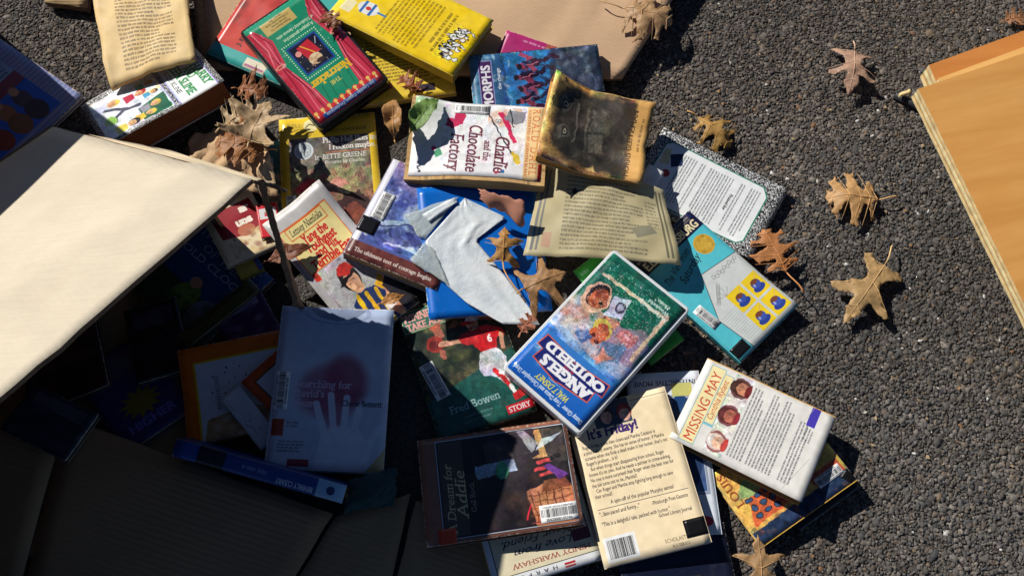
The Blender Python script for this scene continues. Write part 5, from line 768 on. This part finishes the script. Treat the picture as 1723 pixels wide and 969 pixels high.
for g_, c_ in ((0, (206, 92, 70)), (1.4, (28, 36, 110))): a.poly([(12 + g_, 26 + g_), (48, 22 + g_), (52, 20.5 + g_), (88 - g_, 26 + g_), (86 - g_, 40), (94 - g_, 40 + g_), (92 - g_, 56 - g_), (50, 51 - g_), (6 + g_, 56 - g_), (4 + g_, 40 + g_), (13 + g_, 40)], c_)
a.text('ANGELS', 50, 38, 16, (240, 240, 244), bold=3, serif=1, fit=66); a.text('IN THE', 50, 41.5, 4, (220, 60, 60), bold=1); a.text('OUTFIELD', 49, 52, 14, (240, 240, 244), bold=3, serif=1, fit=80); a.text('WALT DISNEY', 50, 18, 10, (236, 222, 60), bold=1, sh=.25, jit=.05, fit=44); a.pseudo(40, 19.6, 60, 1, 2, 1., (180, 210, 230)); a.text('Danny Glover  Tony Danza and Christopher Lloyd', 50, 9, 7, (225, 235, 245), serif=1, bold=1, fit=94); a.mottle(0, 0, 100, 172, [(235, 240, 248)], 18, 6, .15); a.wear(.4, (235, 238, 242))
video_case('video_case', 'white edged video case with a sky blue and green cover, upside down in the middle', [(1030, 420), (1157, 512), (975, 745), (852, 612)], .028, a, 2, (216, 220, 224), margin=(.03, .022))
# yellowed page over the propped book
a = Art(1.35, (222, 192, 138), 4, 40); a.mottle(0, 0, 100, 135, [(232, 208, 160), (206, 172, 112), (226, 200, 150)], 60, 16, .4); a.pseudo(22, 26, 82, 22, 4.6, 2.2, (76, 62, 50), .75, .4); a.rect(0, 0, 100, 8, (200, 160, 100), .5); a.rect(94, 0, 100, 135, (232, 200, 140), .6); a.wear(.8, (200, 160, 96))
patch('yellowed_page', [(178, 138, .068), (326, 100, .112), (308, -60, .09), (146, -60, .05)][::-1] and [(146, -60, .05), (308, -60, .06), (327, 100, .092), (180, 140, .082)], .005, [art_mat(a, 'yellowed_print', .8), pages_mat((216, 178, 116), 5)], None, 18, 18, lambda u, v: .004 * wob(u * 7, v * 6, 2) + .005 * sm(1 - u * 3) * math.sin(v * 16) * .6 - .012 * sm(1 - v * 4) * sm(1 - u * 2), .0005, 'yellowed crinkled block of pages upside down above the propped paperback', 'page')
# plywood boards
def ply(name, label, A, dx, dy, w, h, t, mw_rot, col):
    Y = (at(*dy) - at(*A)); Y.normalize(); X0 = (at(*dx) - at(*A)).normalized(); X = (X0 - Y * X0.dot(Y)).normalized(); kx, ky = X0.dot(X), X0.dot(Y); N = X.cross(Y).normalized()
    if N.z < 0: N = -N
    o0 = at(*A); rt = empty(name, None, Matrix(((X.x, Y.x, N.x, o0.x), (X.y, Y.y, N.y, o0.y), (X.z, Y.z, N.z, o0.z), (0, 0, 0, 1)))); tag(rt, label, 'plywood board')
    m, nt, b = node_mat('varnished_ply', .32, .45); c = np.array(lin(col)); g = noise(nt, 1, 6, mapping(nt, (2.2, 26, 8)), .6); g2 = noise(nt, 5, 4, mapping(nt, (1, 1.6, 1)))
    k1 = ramp(nt, g.outputs[0], [(.3, c * np.array([.8, .72, .6])), (.55, c), (.75, np.minimum(c * np.array([1.12, 1.14, 1.2]), .9))]); nt.links.new(mix(nt, ramp(nt, g2.outputs[0], [(.35, (0, 0, 0)), (.75, (.6,) * 3)]), k1, c * np.array([.9, .72, .5])), b.inputs['Base Color']); bump(nt, b, g.outputs[0], .12, .002)
    L = 5; cols = [(226, 200, 148), (206, 172, 116), (236, 216, 168), (198, 160, 104), (230, 204, 150)]; R = random.Random(3)
    for i in range(L):
        z1 = -t * i / L; z0 = -t * (i + 1) / L + .0003; n = 40; V = []; Fc = []
        off = [R.uniform(-.0004, .0004) + (.0005 if i % 2 else 0) for _ in range(n + 1)]
        for zz in (z0, z1):
            for k in range(n + 1): V.append((off[k], h * k / n, zz))
            V += [(w * kx, h + w * ky, zz), (w * kx, w * ky, zz)]
        q = n + 3; Fc.append(tuple(range(2 * q - 1, q - 1, -1)) if False else tuple(range(q, 2 * q))); Fc.append(tuple(range(q - 1, -1, -1)))
        for k in range(q): Fc.append((k, (k + 1) % q, q + (k + 1) % q, q + k))
        pm = plain(cols[i], .8, .25, 90, .3, key='ply'); o = mesh_obj('veneer' if i in (0, 4) else 'ply', V, Fc, [m if i == 0 else pm, pm], rt, [0, 0] + [1] * q if i == 0 else None); bm_flip(o)
    return rt
def bm_flip(o):
    import bmesh
    b = bmesh.new(); b.from_mesh(o.data); bmesh.ops.recalc_face_normals(b, faces=b.faces[:]); b.to_mesh(o.data); b.free()
ply('plywood_board', 'darkest orange plywood board, lowest and farthest of the stacked boards', (1563, 110, .07), (1900, -12, .055), (1720, 470, .07), .8, .62, .03, 0, (206, 138, 74))
ply('plywood_board', 'added plywood strip, pale in place of a brighter sunlit band, between the dark orange board and the large board', (1580, 132, .084), (1900, 14, .068), (1738, 490, .084), .8, .6, .012, 0, (232, 186, 116))  # added board; its pale tone stands in for a brighter sunlit band
ply('plywood_board', 'large honey coloured plywood board on top at the right edge', (1545, 150, .118), (1900, 30, .1), (1741, 548, .108), .9, .62, .022, 0, (224, 166, 94))
patch('wood_splinter', [(1512, 158, .02), (1532, 150, .02), (1534, 156, .02), (1514, 162, .02)], .004, [plain((230, 206, 150), .8)], None, 6, 2, None, .001, 'pale splinter at the corner of the large plywood board', 'splinter', hf=False)
V, Fc = tube([at(1506, 160, .007), at(1540, 178, .007), at(1580, 200, .007)], .006, .006, 10); mesh_obj('black_stick', V, Fc, plain((44, 46, 50), .5), smooth=True); tag(bpy.data.objects['black_stick'], 'short black rod poking out from under the plywood corner', 'rod')
# leaves
leaf('large curled brown leaf with a long stem on the tan cardboard corner', (1046, 20), (1130, 46), OAK, 1.35, (196, 158, 114), -0.45, 0.3, .004, 1, 0.5, sdir_=-.3)
leaf('pinkish maple leaf lying on bare asphalt above the other asphalt leaves', (1434, 92), (1424, 166), MAPLE, .8, (204, 166, 140), -0.3, 0.3, .004, 2, .2)
leaf('tan oak leaf with a stem in the middle of the asphalt', (1478, 338), (1388, 334), OAK, 1.3, (214, 168, 112), -0.32, 0.3, .006, 3, .35)
leaf('copper oak leaf beside the corner of the marbled cover', (1322, 462), (1282, 388), OAK, 1.1, (200, 136, 82), -0.25, .15, .004, 4, .5)
leaf('broad pale brown leaf with sharp points and a red stem on the asphalt', (1486, 448), (1416, 548), MAPLE, .56, (204, 168, 116), -0.2, 0.2, .004, 5, .28)
leaf('small twisted ochre leaf at the top corner of the marbled cover', (1172, 200), (1228, 250), OAK, 1.0, (190, 148, 82), -0.5, .3, .004, 6, .25)
leaf('pointed tan leaf at the bottom below the yellow building cover', (1280, 985), (1272, 900), MAPLE, .9, (186, 148, 104), -0.3, .15, .004, 7, .2)
leaf('curled golden leaf on the blue folder below the curled paper strip', (846, 446), (850, 388), MAPLE, .9, (196, 146, 82), -0.6, .3, .004, 8, 1.1, sdir_=.4)
leaf('broad brown leaf on the blue folder touching the white video case', (882, 494), (952, 466), MAPLE, 1.2, (182, 138, 92), -0.5, .2, .006, 9, .2)
leaf('small reddish leaf below the torn plastic end', (876, 560), (900, 528), OAK, .8, (176, 112, 84), .3, .1, .006, 10, .2)
leaf('russet oak leaf lying on the kraft paper', (448, 254), (362, 240), OAK, 1.1, (176, 118, 66), .35, .2, .012, 11, .2, z=.062)
leaf('pale crumpled leaf beside the yellow bordered book', (420, 240), (456, 172), MAPLE, 1.1, (206, 176, 134), .5, .3, .012, 12, .15, z=.075)
leaf('light tan leaf under the edge of the black video case', (375, 215), (440, 182), OAK, 1.3, (210, 182, 140), .4, .2, .010, 13, .2, z=.066)
leaf('rusty curled leaf next to the end of the propped paperback', (400, 150), (452, 158), OAK, 1.3, (168, 108, 66), .6, .3, .006, 14, .2, z=.07)
leaf('narrow dry curled leaf standing between the video case and the white paperback', (664, 238), (662, 168), SLIM, 1.3, (192, 142, 84), 1.2, .3, .01, 15, .1, z=.07)
leaf('rust coloured leaf fragment on the small barcode of the print covered yellow book', (706, 152), (672, 130), OAK, 1.1, (170, 100, 66), .5, .2, .006, 16, .1)
leaf('green twisted leaf at the corner of the white paperback', (690, 226), (738, 166), SLIM, 1.5, (126, 160, 84), .9, .3, .012, 17, .1, name='green_leaf')
leaf('brown leaf between the video case and the bright yellow cover', (548, 22), (566, 52), OAK, 1.0, (150, 92, 54), .5, .2, .004, 18, .15)
leaf('dark copper leaf lying across the grey cover by the side flap', (450, 440), (530, 412), SLIM, 1.2, (140, 84, 56), .6, .2, .008, 19, .1)
leaf('golden leaf between the heart cover and the dark green paperback', (640, 512), (682, 496), SLIM, 1.3, (196, 140, 76), .5, .2, .006, 20, .1)
leaf('brown leaf at the upper right edge just above the narrow board', (1688, 36), (1728, 30), OAK, 1.0, (170, 120, 84), .4, .2, .004, 21, .1)
# crumbs of dry leaf and grit strewn on the asphalt
n_ = 420; cx_ = RS.uniform(.12, .98, n_); cy_ = RS.uniform(.02, 1.12, n_); V = []; Fc = []; cl = []
for i in range(n_):
    if height((cx_[i], cy_[i])) > .006: continue
    s = RS.uniform(.0014, .0042); t = RS.uniform(0, 6.28); k = len(V); e = RS.uniform(.25, .8); c = np.array([[.34, .2, .1], [.42, .3, .18], [.24, .14, .08], [.6, .56, .48]][RS.choice(4, p=[.35, .35, .2, .1])])
    for a_, r_ in ((0, 1), (1.3, e), (2.6, .9), (4.4, e)): V.append((cx_[i] + s * r_ * math.cos(t + a_), cy_[i] + s * r_ * math.sin(t + a_), .0036 + RS.uniform(0, .0014))); cl.append((*c, 1))
    Fc += [(k, k + 1, k + 2), (k, k + 2, k + 3)]
m_, nt, b = node_mat('leaf_crumb', .8, .2); vc = nt.nodes.new('ShaderNodeVertexColor'); vc.layer_name = 'tint'; nt.links.new(vc.outputs[0], b.inputs['Base Color'])
o = mesh_obj('leaf_litter', V, Fc, m_, col=cl); tag(o, 'tiny leaf crumbs and pale grit strewn over the asphalt', 'litter', kind='stuff')
